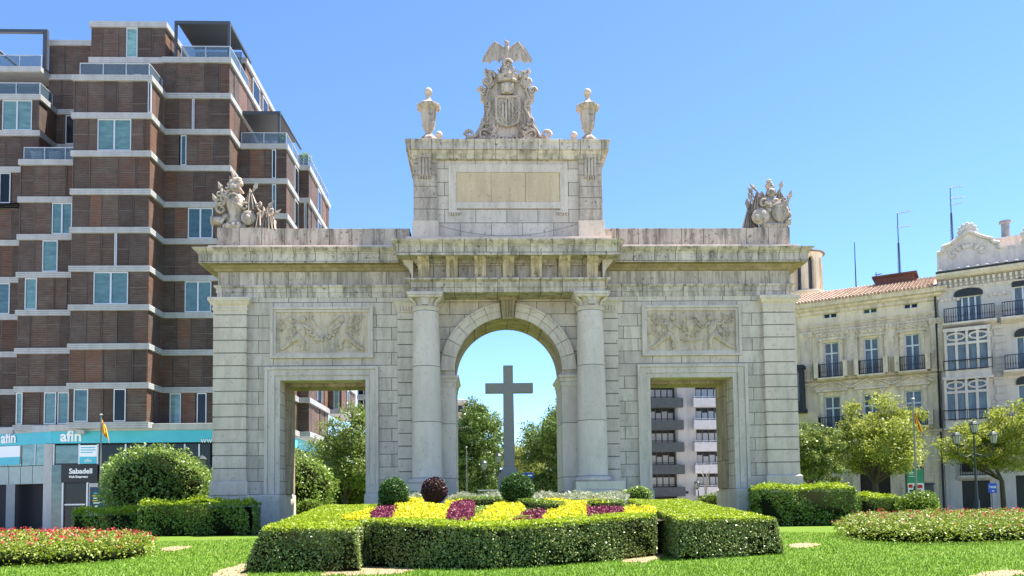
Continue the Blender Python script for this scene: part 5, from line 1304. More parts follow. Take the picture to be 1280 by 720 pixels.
def hedge(name, label, bot, top, dens=1500, size=.045, mats=None, amp=.03, cat='hedge', group=None, topd=None, skip=(), edge=.18, tips=0, kind=None):
    """clipped hedge over a polygon: bot and top are matching lists of 3D corners, anticlockwise seen from above"""
    n = len(bot); core = MB(); core.cur = 2
    cx = np.mean([p[:2] for p in top], axis=0)
    def shr(p, dz=0): v = np.array(p, float); v[:2] = cx+(v[:2]-cx)*(1-edge*.6/max(.3, np.linalg.norm(v[:2]-cx))); v[2] -= dz; return tuple(v)
    b2 = [shr(p) for p in bot]; t2 = [shr(p, .05+amp*.9) for p in top]
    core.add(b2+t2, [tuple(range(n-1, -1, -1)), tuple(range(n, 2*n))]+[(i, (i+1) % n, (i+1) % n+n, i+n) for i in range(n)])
    L = []
    for i in range(n):
        if i in skip: continue
        j = (i+1) % n; L.append(quad_layers((bot[i], bot[j], top[j], top[i]), dens, 0, size, amp))
        # rim catches new growth too
        tp = [np.array(top[i])-np.array([0, 0, .07]), np.array(top[j])-np.array([0, 0, .07]), np.array(top[j]), np.array(top[i])]
        L.append(quad_layers(tp, dens*.9, 1, size, amp, up=.3))
    for k in range(1, n-1):                # fan of the top
        a, b, c_ = [np.array(top[q], float) for q in (0, k, k+1)]
        area = np.linalg.norm(np.cross(b-a, c_-a))/2; m_ = int(area*(topd or dens)); u = RNG.random(m_); v = RNG.random(m_); f = u+v > 1; u[f], v[f] = 1-u[f], 1-v[f]
        P = a+(b-a)*u[:, None]+(c_-a)*v[:, None]; P[:, 2] += nnoise(P, 1.8)*amp+RNG.random(m_)*.04
        L.append((quads(P, np.tile([0, 0, 1.], (m_, 1)), size, .45, .6, up=.2), 1))
        if tips:
            m2 = int(area*tips); P2 = P[:m2].copy(); P2[:, 2] += RNG.random(m2)*.16; L.append((quads(P2, np.tile([0, -1., 0], (m2, 1)), size*1.5, .5, .35), 1))
    o = np_object(name, L, mats or [M['box'], M['lime'], M['core']], core); return tag(o, label, cat, group, kind)
# --- parterre wings
def P3(px, py, Y): x, z = at(px, py, Y); return (x, Y, z)
def G3(px, py): x, y = ground_at(px, py); return (x, y, hgt(x, y)-.03)
a, b = G3(306, 716), G3(448, 716)
yl = (a[1]+b[1])/2; print('front y', a, b, G3(848, 701), G3(982, 693), G3(611, 712), G3(457, 709), G3(819, 695))
def top_of(px, Y, z): x, _ = at(px, 640, Y); return (x, Y, z)
def bk(x, y): return (x, y, hgt(x, y)-.05)
ZB = 1.17; YB = -7.0
xl0, xl1 = at(409, 622, YB)[0], at(476, 626, YB)[0]
tl0 = P3(328, 660, yl+.16); tl1 = P3(443, 661, yl+.16)
hedge('clipped_hedge', 'left wing of the clipped parterre hedge with lime top, running back to the arch',
      [(a[0], yl, a[2]), (b[0], yl, b[2]), bk(xl1+.05, YB), bk(xl0-.1, YB)], [tl0, tl1, (xl1, YB, ZB), (xl0, YB, ZB)], 1900, .048, group='clipped hedges framing the flower parterre', topd=900)
c0, c1 = G3(848, 701), G3(982, 693)
xr0, xr1 = at(786, 622, YB)[0], at(853, 620, YB)[0]
hedge('clipped_hedge', 'right wing of the clipped parterre hedge with lime top, running back to the arch',
      [c0, c1, bk(xr1+.15, YB), bk(xr0, YB)], [P3(850, 649, c0[1]+.12), P3(969.5, 648, c1[1]+.12), (xr1, YB, ZB+.05), (xr0, YB, ZB+.05)], 1900, .048, group='clipped hedges framing the flower parterre', topd=900)
# front hedge with a blunt prow
fb_ = [G3(457, 709), G3(530, 711.5), G3(612, 712.5), G3(665, 710), G3(740, 704), G3(821, 695.5)]
ft = [P3(457, 651.5, fb_[0][1]+.1), P3(530, 655, fb_[1][1]+.1), P3(612, 659, fb_[2][1]+.08), P3(665, 657, fb_[3][1]+.08), P3(740, 651, fb_[4][1]+.1), P3(821, 643.5, fb_[5][1]+.1)]
bt = [(p[0]*.97, p[1]+.55, p[2]+.02) for p in reversed(ft)]; bb = [(p[0], p[1], hgt(p[0], p[1])-.03) for p in bt]
hedge('clipped_hedge', 'curved front hedge of the parterre between the two wings, edging the yellow flowers', fb_+bb, ft+bt, 1900, .048, group='clipped hedges framing the flower parterre', topd=1500)
print('front hedge', ft)
# --- planted mound between the wings
M['earth'] = noisy('dark_bed_soil', (.05, .04, .02), (.03, .026, .014), 5, .95, .5)
mb = MB(); ys = [fb_[2][1]+.3, -15, -12, -9, -6.4, -5.2]; vs = []; NXX = 12
for j, Y in enumerate(ys):
    t_ = min(1, max(0, (Y-yl)/(YB-yl))); xa = tl1[0]*(1-t_)+xl1*t_-.3; xb = P3(850, 649, c0[1])[0]*(1-t_)+xr0*t_+.3
    for i in range(NXX+1):
        x = xa+(xb-xa)*i/NXX
        if j == 0: Y = float(np.interp(x, [q[0] for q in ft], [q[1] for q in ft]))+.45; x = min(max(x, ft[0][0]+.05), ft[-1][0]-.05)
        else: Y = ys[j]
        vs.append((x, Y, (zpl(Y)-.2 if Y < -6 else zpl(-6.4)-.3) if j < 5 else hgt(x, Y)-.05))
mb.add(vs, [(j*(NXX+1)+i, j*(NXX+1)+i+1, (j+1)*(NXX+1)+i+1, (j+1)*(NXX+1)+i) for j in range(len(ys)-1) for i in range(NXX)])
tag(mb.build('planting_bed', M['earth'], None, True), None, None, None, 'structure')
def poly_pts(poly, dens):
    xs = [p[0] for p in poly]; ys_ = [p[1] for p in poly]; area = (max(xs)-min(xs))*(max(ys_)-min(ys_)); n = int(area*dens)
    X = RNG.uniform(min(xs), max(xs), n); Y = RNG.uniform(min(ys_), max(ys_), n)
    k = in_poly_np(X, Y, poly); return X[k], Y[k]
def bed(name, label, pxs, ms, dens=700, size=.06, hz=.02, var=.08, cat='flowers', group=None, spread=.3, up=.3, asp=.6):
    poly = [on_plane(*p) for p in pxs]
    fx, fy = [q[0] for q in ft], [q[1]+.62 for q in ft]; poly = [(x, max(y, float(np.interp(x, fx, fy)))) for x, y in poly]
    X, Y = poly_pts(poly, dens)
    if len(X) < 30: X, Y = poly_pts(poly, dens*4)
    P = np.stack([X, Y, zpl(Y)+hz], 1); P[:, 2] += nnoise(P, 3.1)*var+RNG.random(len(P))*var*1.3-.05
    N = np.tile([0, -.3, 1.], (len(P), 1)); r = RNG.random(len(P)); L = []
    L.append((quads(P[r > .18], N[r > .18], size, spread, asp, up=up), 0)); L.append((quads(P[r <= .18]-np.array([0, 0, .03]), N[r <= .18], size*1.1, .3, .5, up=.2), 1))
    cx, cy = np.mean([p[0] for p in poly]), np.mean([p[1] for p in poly])
    mb = MB(); mb.cur = 2
    k = len(poly); q = [(cx+(x-cx)*.94, cy+(y-cy)*.94) for x, y in poly]
    mb.add([(x, y, zpl(y)+hz-.16) for x, y in q]+[(x, y, zpl(y)+hz-.045) for x, y in q], [tuple(range(k-1, -1, -1)), tuple(range(k, 2*k))]+[(i, (i+1) % k, (i+1) % k+k, i+k) for i in range(k)])
    return tag(np_object(name, L, ms, mb), label, cat, group)
YG = 'yellow bedding patches of the parterre'; PG = 'purple bedding patches of the parterre'
YM = [M['yellow'], M['hedgey'], M['hedgey']]; PM = [M['purple'], M['purple'], M['purpleball']]
def B(l, p): bed('yellow_bedding', l, p, YM, group=YG)
def Q(l, p): bed('purple_bedding', l, p, PM, group=PG, hz=.03)
bed('green_bedding', 'low green bedding foliage filling the gaps between the coloured patches', [(440, 650), (478, 629), (560, 626), (700, 625), (785, 626), (824, 643), (740, 655), (612, 662), (520, 660)], [M['hedgey'], M['box'], M['box']], 260, .08, -.10, .05)
B('large yellow patch at left behind the front hedge, between two purple patches', [(494, 631), (563, 631), (553, 657), (520, 656), (486, 654)])
B('big central yellow patch in front of the middle green ball', [(596, 646), (622, 629), (648, 629), (657, 639), (640, 658), (589, 658)])
B('large yellow patch right of centre behind the front hedge', [(686, 638), (712, 632), (733, 635), (739, 651), (684, 656)])
B('small yellow patch at the right end against the right hedge wing', [(781, 635), (819, 637), (822, 642), (781, 645)])
B('thin yellow band at the back right in front of the silvery plants', [(668, 625.5), (735, 627), (768, 626), (760, 632), (712, 631), (686, 633)])
B('narrow yellow stripe at the left end beside the left hedge wing', [(425, 649), (462, 637), (470, 641), (455, 651)])
B('small yellow tuft patch behind the purple ball', [(556, 626), (578, 624), (580, 629), (560, 630)])
B('small yellow tuft patch between the green and purple balls', [(512, 624), (530, 624), (530, 629), (512, 629)])
Q('leftmost purple patch beside the left hedge wing', [(461, 643), (476, 635), (498, 635), (489, 649), (466, 649)])
Q('purple patch left of centre between two large yellow patches', [(556, 643), (567, 629), (594, 629), (592, 645), (587, 657), (556, 657)])
Q('purple patch right of centre between two yellow patches', [(640, 653), (657, 641), (686, 642), (683, 656), (640, 657)])
Q('rightmost purple patch near the right hedge wing', [(733, 636), (779, 634), (780, 642), (739, 649.5)])
def silv(l, p): bed('silvery_plants', l, p, [M['silver'], M['silver'], M['hedgey']], 420, .13, .10, .12, 'plants', 'silvery plants at the back of the parterre', .1, .0, .16)
silv('long patch of silvery upright plants at the back right of the parterre', [(665, 626), (668, 622.5), (790, 621), (782, 630), (730, 627)])
silv('patch of silvery upright plants left of the middle green ball', [(560, 627), (575, 622.5), (630, 622), (628, 627)])
silv('small silvery patch between the green and purple balls', [(505, 625), (510, 622.5), (532, 622), (532, 625)])
def rowh(label, p0, p1, w=.35, h=.16):
    a_, b_ = on_plane(*p0), on_plane(*p1); d = Vector((b_[0]-a_[0], b_[1]-a_[1], 0)).normalized(); n_ = Vector((d.y, -d.x, 0))*w/2
    c_ = [(a_[0]+n_.x, a_[1]+n_.y), (b_[0]+n_.x, b_[1]+n_.y), (b_[0]-n_.x, b_[1]-n_.y), (a_[0]-n_.x, a_[1]-n_.y)]
    if sum(c_[i][0]*c_[(i+1) % 4][1]-c_[(i+1) % 4][0]*c_[i][1] for i in range(4)) < 0: c_ = c_[::-1]
    hedge('edging_hedge', label, [(x, y, zpl(y)-.2) for x, y in c_], [(x, y, zpl(y)+h) for x, y in c_], 900, .05, [M['box'], M['hedgey'], M['core']], .02, 'hedge', 'low edging rows between the bedding')
rowh('low green edging row right of the middle green ball', (640, 629), (700, 635))
rowh('low green edging row curving behind the rightmost purple patch', (735, 633), (779, 632.5))
rowh('low green edging row left of the middle green ball', (570, 628), (630, 628))
rowh('low green edging row along the foot of the left green ball', (476, 631), (505, 629.5))
# --- topiary balls
def ball(name, label, px, py, rpx, Y, mats, squash=1.1, n=5200, size=.045):
    x, z = at(px, py, Y); r = rpx*(Y+36)/1000
    v = RNG.normal(size=(n, 3)); v /= np.linalg.norm(v, axis=1)[:, None]
    k = v[:, 2] > -.75; v = v[k]; taper = np.where(v[:, 2] < 0, 1-.10*np.abs(v[:, 2]), 1)
    P = v*np.array([r, r, r*squash])*taper[:, None]; P *= (1+.05*nnoise(v*r, 6))[:, None]; P *= (.96+.07*RNG.random(len(P)))[:, None]; P += np.array([x, Y, z])
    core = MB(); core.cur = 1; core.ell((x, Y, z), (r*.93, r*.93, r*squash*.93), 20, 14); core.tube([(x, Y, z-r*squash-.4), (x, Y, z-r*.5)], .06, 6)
    return tag(np_object(name, [(quads(P, v, size, .5, .6), 0)], mats, core), label, 'topiary')
ball('topiary_ball', 'clipped round green bush at the left end of the flower parterre', 492, 617.5, 18.5, -8.6, [M['boxball'], M['core']])
ball('topiary_ball', 'clipped dark purple round bush between two green balls', 543, 614, 16, -8.6, [M['purpleball'], M['core']])
ball('topiary_ball', 'largest clipped round green bush in front of the cross', 646.5, 612, 21, -9., [M['boxball'], M['core']], 1.0)
# --- natural shrubs and loose hedges
def shrub(name, label, c, r, mats, n=9000, size=.10, amp=.16, sc=1.6, cat='shrub', zmin=-.9, group=None, clump=True):
    v = RNG.normal(size=(n, 3)); v /= np.linalg.norm(v, axis=1)[:, None]; v = v[v[:, 2] > zmin]
    R_ = np.array(r); base = v*R_
    f = 1+amp*nnoise(base, sc, 3.)+.09*nnoise(base, sc*3.3, 1.) if clump else np.ones(len(v))
    P = base*f[:, None]*(.86+.2*RNG.random(len(v))[:, None])+np.array(c)
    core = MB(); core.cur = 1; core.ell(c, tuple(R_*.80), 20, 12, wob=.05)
    for k in range(4): a_ = k*PI/2+.4; core.tube([(c[0]+.15*math.cos(a_), c[1]+.15*math.sin(a_), min(hgt(c[0], c[1]), c[2]-R_[2])-.1), (c[0]+.5*R_[0]*math.cos(a_), c[1]+.5*R_[1]*math.sin(a_), c[2])], [.07, .03], 5)
    return tag(np_object(name, [(quads(P, v, size, .35, .5, up=.15), 0)], mats, core), label, cat, group)
WM = [M['wild'], M['core']]
x, z = at(196, 604, 3.2); shrub('round_shrub', 'big rounded glossy dark green shrub left of the arch', (x, 3.2, z-.1), (2.5, 2.2, 1.85), WM, 15000, .13)
x, z = at(372, 608, 7.); shrub('round_shrub', 'dense dark rounded shrub seen through the left passage', (x, 7., z-.15), (2.0, 1.8, 1.95), WM, 9000, .12)
x, z = at(386, 636, 3.6); shrub('low_shrub', 'small yellow green shrub at the foot of the left passage', (x, 3.6, z-.1), (.75, .5, .55), [M['hedgey'], M['core']], 2500, .08)
x, z = at(893, 632, 4.0); shrub('low_shrub', 'small bright green shrub at the foot of the right passage', (x, 4., z-.1), (1.0, .6, .75), [M['hedgey'], M['core']], 3000, .08)
x, z = at(797, 617, -6.6); shrub('low_shrub', 'small dark shrub on the back end of the right hedge wing', (x, -6.6, z-.05), (.5, .4, .32), WM, 2200, .06)
def looseh(label, pa, pb, ptop, Y, depth, mats=None, amp=.15, dens=700, name='garden_hedge', size=.085, tips=160, grp='loose hedges beside the arch'):
    x0, zt_ = at(pa, ptop, Y); x1, _ = at(pb, ptop, Y); zb_ = min(hgt(x0, Y), hgt(x1, Y))-.05
    bot = [(x0, Y, zb_), (x1, Y, zb_), (x1, Y+depth, zb_), (x0, Y+depth, zb_)]; n = 6
    top_ = [(x0+.08, Y+.08, zt_), (x1-.08, Y+.08, zt_), (x1-.08, Y+depth-.08, zt_), (x0+.08, Y+depth-.08, zt_)]
    return hedge(name, label, bot, top_, dens, size, mats or [M['wild'], M['lime'], M['core']], amp, group=grp, edge=.22, tips=tips)
looseh('loose leafy hedge in front of the arch left pier', 170, 313, 630, -3.2, 1.5)
looseh('lower shaded hedge left of the one in front of the left pier', 86, 169, 640, -2.6, 1.4)
looseh('bright leafy hedge in front of the arch right pier', 947, 1074, 610.5, -2.4, 1.6)
looseh('low dark hedge between the bright hedge and the small bush at right', 1074, 1128, 622, 1.5, 1.0)
x, z = at(1148, 632, 1.0); shrub('low_shrub', 'bright rounded bush under the green information panel', (x, 1., z), (.95, .8, .68), [M['hedgey'], M['core']], 4500, .085)
# --- rose beds on the lawn
def rosebed(label, pxs, h, ndens, redtop=.05):
    poly = [ground_at(*p) for p in pxs]; X, Y = poly_pts(poly, ndens); cx, cy = np.mean([p[0] for p in poly]), np.mean([p[1] for p in poly])
    def inside(s): return in_poly_np(cx+(X-cx)/s, cy+(Y-cy)/s, poly)
    edge = np.where(inside(.93), 1., .75); edge = np.where(inside(.85), 1.05, edge)
    Z0_ = hgt_np(X, Y); P = np.stack([X, Y, Z0_], 1)
    top_ = h*edge*(1+.16*nnoise(P, 2.6)); P[:, 2] += top_*(1-.5*RNG.random(len(P))**2.2*1.0)
    n_ = len(P); low = RNG.random(n_) < .42; P[low, 2] = Z0_[low]+top_[low]*RNG.random(low.sum())
    N = np.tile([0, -.4, 1.], (n_, 1)); L = []; r = RNG.random(n_)
    L.append((quads(P, N, .07, .35, .55, up=.25), 0))
    hi = (P[:, 2]-Z0_ > top_*.85); backw = (Y-min(p[1] for p in poly))/(max(p[1] for p in poly)-min(p[1] for p in poly))
    s1 = hi & (r < redtop*(.3+1.4*backw)); Pr = P[s1]+np.array([0, 0, .07]); Pr = np.repeat(Pr, 5, 0)+RNG.normal(size=(len(Pr)*5, 3))*.025
    s2 = hi & (r > 1-.03); Pk = np.repeat(P[s2]+np.array([0, 0, .04]), 3, 0); Pk += RNG.normal(size=Pk.shape)*.02
    L.append((quads(Pr, np.tile([0, -1., .6], (len(Pr), 1)), .05, .4, .8), 1)); L.append((quads(Pk, np.tile([0, -1., .6], (len(Pk), 1)), .035, .4, .8), 2))
    core = MB(); core.cur = 3; k = len(poly); q = [(cx+(x-cx)*.86, cy+(y-cy)*.80) for x, y in poly]
    core.add([(x, y, hgt(x, y)-.03) for x, y in q]+[(x, y, hgt(x, y)+h*.55) for x, y in q], [tuple(range(k-1, -1, -1)), tuple(range(k, 2*k))]+[(i, (i+1) % k, (i+1) % k+k, i+k) for i in range(k)])
    tag(np_object('flower_bed', L, [M['rosebed'], M['red'], M['pinkp'], M['core']], core), label, 'flower bed', 'flower beds on the lawn')
rosebed('low yellow green flower bed with red flowers on the left lawn', [(-70, 716), (0, 711), (80, 708), (150, 703), (192, 696), (197, 690), (180, 684), (90, 682), (-70, 682)], .52, 560, .035)
rosebed('low yellow green flower bed with a few red flowers on the right lawn', [(1040, 671), (1075, 678.5), (1150, 682), (1230, 681), (1360, 676), (1360, 656), (1280, 655), (1150, 656.5), (1060, 662)], .60, 520, .010)
# --- lawn blades near the camera
n = 150000; ang = RNG.uniform(R(-38), R(42), n)
dd = 11+RNG.random(n)**1.25*20
X = CX+dd*np.sin(ang); Y = CY+dd*np.cos(ang)
rr = np.hypot(X, Y+6)
par = [G3(306, 716)[:2], G3(448, 716)[:2], G3(457, 709)[:2], G3(612, 712.5)[:2], G3(821, 695.5)[:2], G3(848, 701)[:2], G3(982, 693)[:2], (xr1+.2, -6.), (xl0-.2, -6.)]
k = (rr < 36) & ~in_poly_np(X, Y, par)
for s_ in SOILS: k &= ~(in_poly_np(X, Y, s_) & (RNG.random(n) < .8))
X, Y = X[k], Y[k]; Zg = hgt_np(X, Y)
n = len(X); hh = RNG.uniform(.025, .06, n); lx, ly = RNG.normal(size=n)*.02, RNG.normal(size=n)*.02; a_ = RNG.uniform(0, PI, n); wx, wy = np.cos(a_)*.011, np.sin(a_)*.011
V = np.empty((n, 4, 3)); V[:, 0] = np.stack([X-wx, Y-wy, Zg-.005], 1); V[:, 1] = np.stack([X+wx, Y+wy, Zg-.005], 1); V[:, 2] = np.stack([X+lx+wx*.3, Y+ly+wy*.3, Zg+hh], 1); V[:, 3] = np.stack([X+lx-wx*.3, Y+ly-wy*.3, Zg+hh], 1)
M['blade'] = leafmat('grass_blades', [(.07, .17, .010), (.14, .27, .018), (.24, .36, .035)], .3, .5)
tag(np_object('grass', [(V.reshape(-1, 3), 0)], [M['blade']]), 'short bright green grass of the lawn', 'grass', None, 'stuff')
# --- trees
def tree(label, px, Y, ptop, pbot, rpx, mats, trunk_px=None, n=11000, size=.16, zbase=STREET, group='trees', forks=6, clumps=46, name='broadleaf_tree', trunk_r=.16, asp=1.):
    k = (Y+36)/1000; cx, zt_ = at(px, ptop, Y); _, zb_ = at(px, pbot, Y); rz = (zt_-zb_)/2; cz = (zt_+zb_)/2; rx = rpx*k; ry = rx*asp
    tx = at(trunk_px, pbot, Y)[0] if trunk_px else cx
    root = thing(name, label, 'tree', (tx, Y, zbase), 0, group)
    fork = (tx, Y, zbase+(zb_-zbase)*.85+.3)
    C = []
    while len(C) < clumps:
        v = RNG.uniform(-1, 1, 3); q = np.linalg.norm(v)
        if q > 1 or q < .35: continue
        if v[2] < -.78: continue
        lob = 1+.22*math.sin(3.1*math.atan2(v[1], v[0])+px)+.16*math.sin(5*v[2]+px*1.7+2*v[0])
        C.append(np.array([cx, Y, cz])+v*np.array([rx, ry, rz])*.82*lob)
    C = np.array(C); cr = RNG.uniform(.12, .30, len(C))*min(rx, rz*1.1)
    m = n//len(C); Ps = []; Ns = []
    for c_, r_ in zip(C, cr):
        v = RNG.normal(size=(m, 3)); v /= np.linalg.norm(v, axis=1)[:, None]; rad = r_*(.35+.75*RNG.random(m)**.8)
        P = c_+v*rad[:, None]*np.array([1.15, 1.15, .8])*(1+.25*nnoise(v*2, 2.))[:, None]; Ps.append(P); Ns.append(v)
    P = np.concatenate(Ps); N = np.concatenate(Ns)
    np_object('crown', [(quads(P, N, size, .3, .5, up=.25), 0)], [mats], None, root)
    tb = MB(); pts = [(tx, Y, zbase), (tx+.05, Y, (zbase+fork[2])/2), fork]; tb.tube(pts, [trunk_r*1.25, trunk_r, trunk_r*.85], 9)
    for i in range(forks):
        c_ = C[i*len(C)//forks]; mid = ((fork[0]*.55+c_[0]*.45)+random.uniform(-.2, .2), (fork[1]*.55+c_[1]*.45), fork[2]*.5+c_[2]*.5); tb.tube([fork, mid, tuple(c_)], [trunk_r*.6, trunk_r*.4, trunk_r*.12], 6)
        for j in range(3):
            e = C[(i*7+j*11+3) % len(C)]; 
            if np.linalg.norm(e-np.array(mid)) < rx*1.1: tb.tube([mid, tuple(e)], [trunk_r*.28, trunk_r*.08], 5)
    tb.build('trunk', M['bark'], root, True)
    return root
T1, T2 = M['tree1'], M['tree2']
TG = 'trees'
tree('open light green tree with grey trunk seen through the left passage', 446, 13, 512, 622, 62, M['tree3'], 432, 34000, .15, clumps=110, forks=7)
tree('dense tree behind the cross at its left', 590, 42, 505, 624, 48, T1, n=44000, size=.22, clumps=120, trunk_r=.22)
tree('tall dense tree filling the right side of the central arch', 710, 42, 486, 624, 64, T1, n=50000, size=.22, clumps=130, trunk_r=.24)
tree('small light green tree low behind the cross at its right', 660, 52, 545, 626, 34, T2, n=13000, size=.2, clumps=60)
tree('far shaded tree between the two big trees of the central arch', 625, 64, 556, 628, 54, T1, n=22000, size=.26, clumps=70)
def backshrub(label, pa, pb, ptop, Y, rz_=1.6, ms=None):
    x0, z_ = at(pa, ptop, Y); x1, _ = at(pb, ptop, Y); shrub('background_shrub', label, ((x0+x1)/2, Y, z_-rz_*.95), ((x1-x0)/2, 1.6, rz_), ms or [M['tree1'], M['core']], 9000, .2, .22, .9)
backshrub('broad dark shrub under the left tree of the central arch', 566, 622, 590, 40)
backshrub('broad dark shrub under the right tree of the central arch', 650, 716, 592, 41)
backshrub('leafy undergrowth below the tree in the left passage', 404, 470, 588, 15, 1.7, [M['tree3'], M['core']])
tree('green tree close behind the right pier of the arch', 1014, 9, 514, 616, 38, M['tree3'], 1014, 24000, .13, clumps=80)
tree('broad olive tree in front of the cream townhouse door', 1100, 11, 497, 600, 66, M['tree2'], 1094, 32000, .14, clumps=120, trunk_r=.2)
tree('yellow green forked tree behind the three headed lamp', 1244, 10, 509, 596, 74, M['tree2'], 1252, 32000, .14, clumps=120, trunk_r=.15, forks=4)
# small plants on the terraces
def potplant(label, x, y, z, r=.45):
    p = thing('potted_plant', label, 'plant', (x, y, z), 0, 'potted plants on terraces and balconies'); mb = MB(); mb.lathe(x, y, [(.18, z), (.26, z+.35), (.28, z+.36), (.22, z+.37)], 12); mb.build('pot', M['tile'], p)
    v = RNG.normal(size=(500, 3)); v /= np.linalg.norm(v, axis=1)[:, None]; P = v*r*(.5+.5*RNG.random((500, 1)))+np.array([x, y, z+.4+r*.8]); np_object('foliage', [(quads(P, v, .15, .3, .35, up=.3), 0)], [M['wild']], None, p)
potplant('leafy potted plant at the corner of the canopied terrace', XC1-.5, 30.9, lev(8)+.24)
potplant('spiky green plant on the terrace behind the canopied one', XC1+.5, 35.2, lev(8)+.24, .6)
potplant('small potted plant far along the upper terrace rail', XD1-.4, 41, lev(8)+.24, .35)
b_ = R2[0]; lp = P0+U*(b_[1]+.55)+NRM*.45; potplant('bushy plant on the lower left balcony of the cream townhouse', lp[0], lp[1], b_[2]+.0, .5)

# ================================================================== STREET FURNITURE
M['post'] = mat('grey_painted_post', (.20, .21, .22), .5); M['gold'] = mat('flag_yellow', (.80, .50, .03), .8); M['redf'] = mat('flag_red', (.55, .02, .02), .8); M['bluef'] = mat('sign_blue', (.01, .06, .42), .5)
M['lampglass'] = mat('opal_lantern_glass', (.30, .30, .27), .25, spec=.6); M['lampiron'] = mat('dark_green_cast_iron', (.02, .03, .028), .5)
def flag(label, px, Y, ptop, fy0, fy1, fw, blue=False):
    x, zt_ = at(px, ptop, Y); zg_ = hgt(x, Y) if math.hypot(x, Y+6) < 36 else STREET
    r = thing('flagpole', label, 'flagpole', (x, Y, zg_)); mb = MB(); mb.tube([(x, Y, zg_), (x, Y, zt_)], [.06, .04], 8); mb.lathe(x, Y, [(.09, zt_), (.12, zt_+.05), (.05, zt_+.12)], 10); mb.build('pole', M['post'], r)
    z1 = at(px, fy0, Y)[1]; z0 = at(px, fy1, Y)[1]; w_ = fw*(Y+36)/1000; vs = []; NI, NJ = 18, 10; mb = MB()
    for j in range(NJ+1):
        t_ = j/NJ
        for i in range(NI+1):
            u = i/NI; ww = w_*(.35+.65*t_)
            vs.append((x+.05+ww*u, Y+.10*math.sin(u*9+t_*2)*(.4+u), z1+(z0-z1)*(t_*(.55+.2*u)+.30*u)))
    fs = []; mis = []
    for j in range(NJ):
        for i in range(NI): fs.append((j*(NI+1)+i, j*(NI+1)+i+1, (j+1)*(NI+1)+i+1, (j+1)*(NI+1)+i)); mis.append(2 if blue and i < 2 else (i//2) % 2)
    mb.add(vs, fs); mb.mi = mis; f = mb.build('flag', [M['gold'], M['redf'], M['bluef']], r); sm = f.modifiers.new('cloth', 'SOLIDIFY'); sm.thickness = .01
flag('flagpole with a striped yellow and red flag in front of the timber apartment block', 126.5, 15, 519.5, 524, 553, 11)
flag('flagpole with a small red and yellow flag in front of the cream townhouse', 1141, 6.5, 500, 513, 540, 9)
def panel(label, px0, px1, py0, py1, Y, body, kind):
    x0, z1 = at(px0, py0, Y); x1, z0 = at(px1, py1, Y); x0, x1 = min(x0, x1), max(x0, x1); zg_ = hgt((x0+x1)/2, Y)-.02
    r = thing('information_panel', label, 'information panel', ((x0+x1)/2, Y, zg_)); mb = MB(); mb.box(x0-.06, x1+.06, Y, Y+.16, z0-.06, z1+.06); mb.box(x0+.05, x0+.17, Y+.03, Y+.13, zg_, z0-.061); mb.box(x1-.17, x1-.05, Y+.03, Y+.13, zg_, z0-.061); mb.build('frame', M['frameDk'], r, bevel=.01)
    mb = MB(); mb.box(x0, x1, Y-.02, Y-.001, z0, z1); p = mb.build('poster', body, r); W, H = x1-x0, z1-z0
    def bx(a, b, c_, d, m, nm='print', dy=.0): q = MB(); q.box(x0+W*a, x0+W*b, Y-.03-dy, Y-.021-dy, z0+H*c_, z0+H*d); q.build(nm, m, p)
    if kind == 0:
        for k, (a, b, m) in enumerate(((.2, .5, 'cyan'), (.15, .6, 'gold'), (.2, .55, 'white'), (.15, .5, 'gold'), (.2, .6, 'white'))): bx(a, b, .72-.11*k, .78-.11*k, M[m])
        q = MB(); q.tube([(x0+W*.95, Y-.03, z0+H*.35), (x0+W*.75, Y-.03, z0+H*.6), (x0+W*.6, Y-.03, z0+H*.72)], [.03, .07, .02], 6, .2); q.build('print', M['winsky'], p); bx(.3, .5, .12, .2, M['white'])
    else:
        bx(0, 1, 0, .42, M['white']); bx(.1, .42, .86, .89, M['white']); bx(.1, .35, .80, .83, M['white']); bx(.1, .5, .70, .72, M['white'])
        for (a, b, c_, d, m) in ((.05, .3, .22, .36, 'redf'), (.35, .55, .1, .3, 'awn'), (.6, .9, .2, .34, 'redf'), (.1, .35, .04, .14, 'awn'), (.62, .8, .03, .15, 'redf'), (.4, .6, .32, .4, 'pinkc')): bx(a, b, c_, d, M[m], dy=.01)
M['pinkc'] = mat('pink_print', (.6, .2, .25), .6); M['bluepanel'] = mat('deep_blue_poster', (.01, .045, .12), .35); M['greenp'] = mat('green_poster', (.015, .26, .12), .4)
panel('dark blue information panel beside the flagpole in front of the bank entrance', 113.5, 131.5, 610, 637, 14.5, M['bluepanel'], 0)
panel('green and white information panel under the small flag', 1133.5, 1155, 587, 616, 12, M['greenp'], 1)
def lantern(mb, mg, x, y, z, s=1.):
    mb.lathe(x, y, [(.05*s, z), (.10*s, z+.04*s), (.13*s, z+.10*s)], 8); mg.lathe(x, y, [(.13*s, z+.10*s), (.22*s, z+.50*s)], 8); mb.lathe(x, y, [(.26*s, z+.50*s), (.26*s, z+.54*s), (.16*s, z+.66*s), (.05*s, z+.72*s), (.03*s, z+.82*s)], 8)
    for k in range(8): a_ = k*PI/4; mb.tube([(x+.135*s*math.cos(a_), y+.135*s*math.sin(a_), z+.10*s), (x+.225*s*math.cos(a_), y+.225*s*math.sin(a_), z+.5*s)], .012*s, 4)
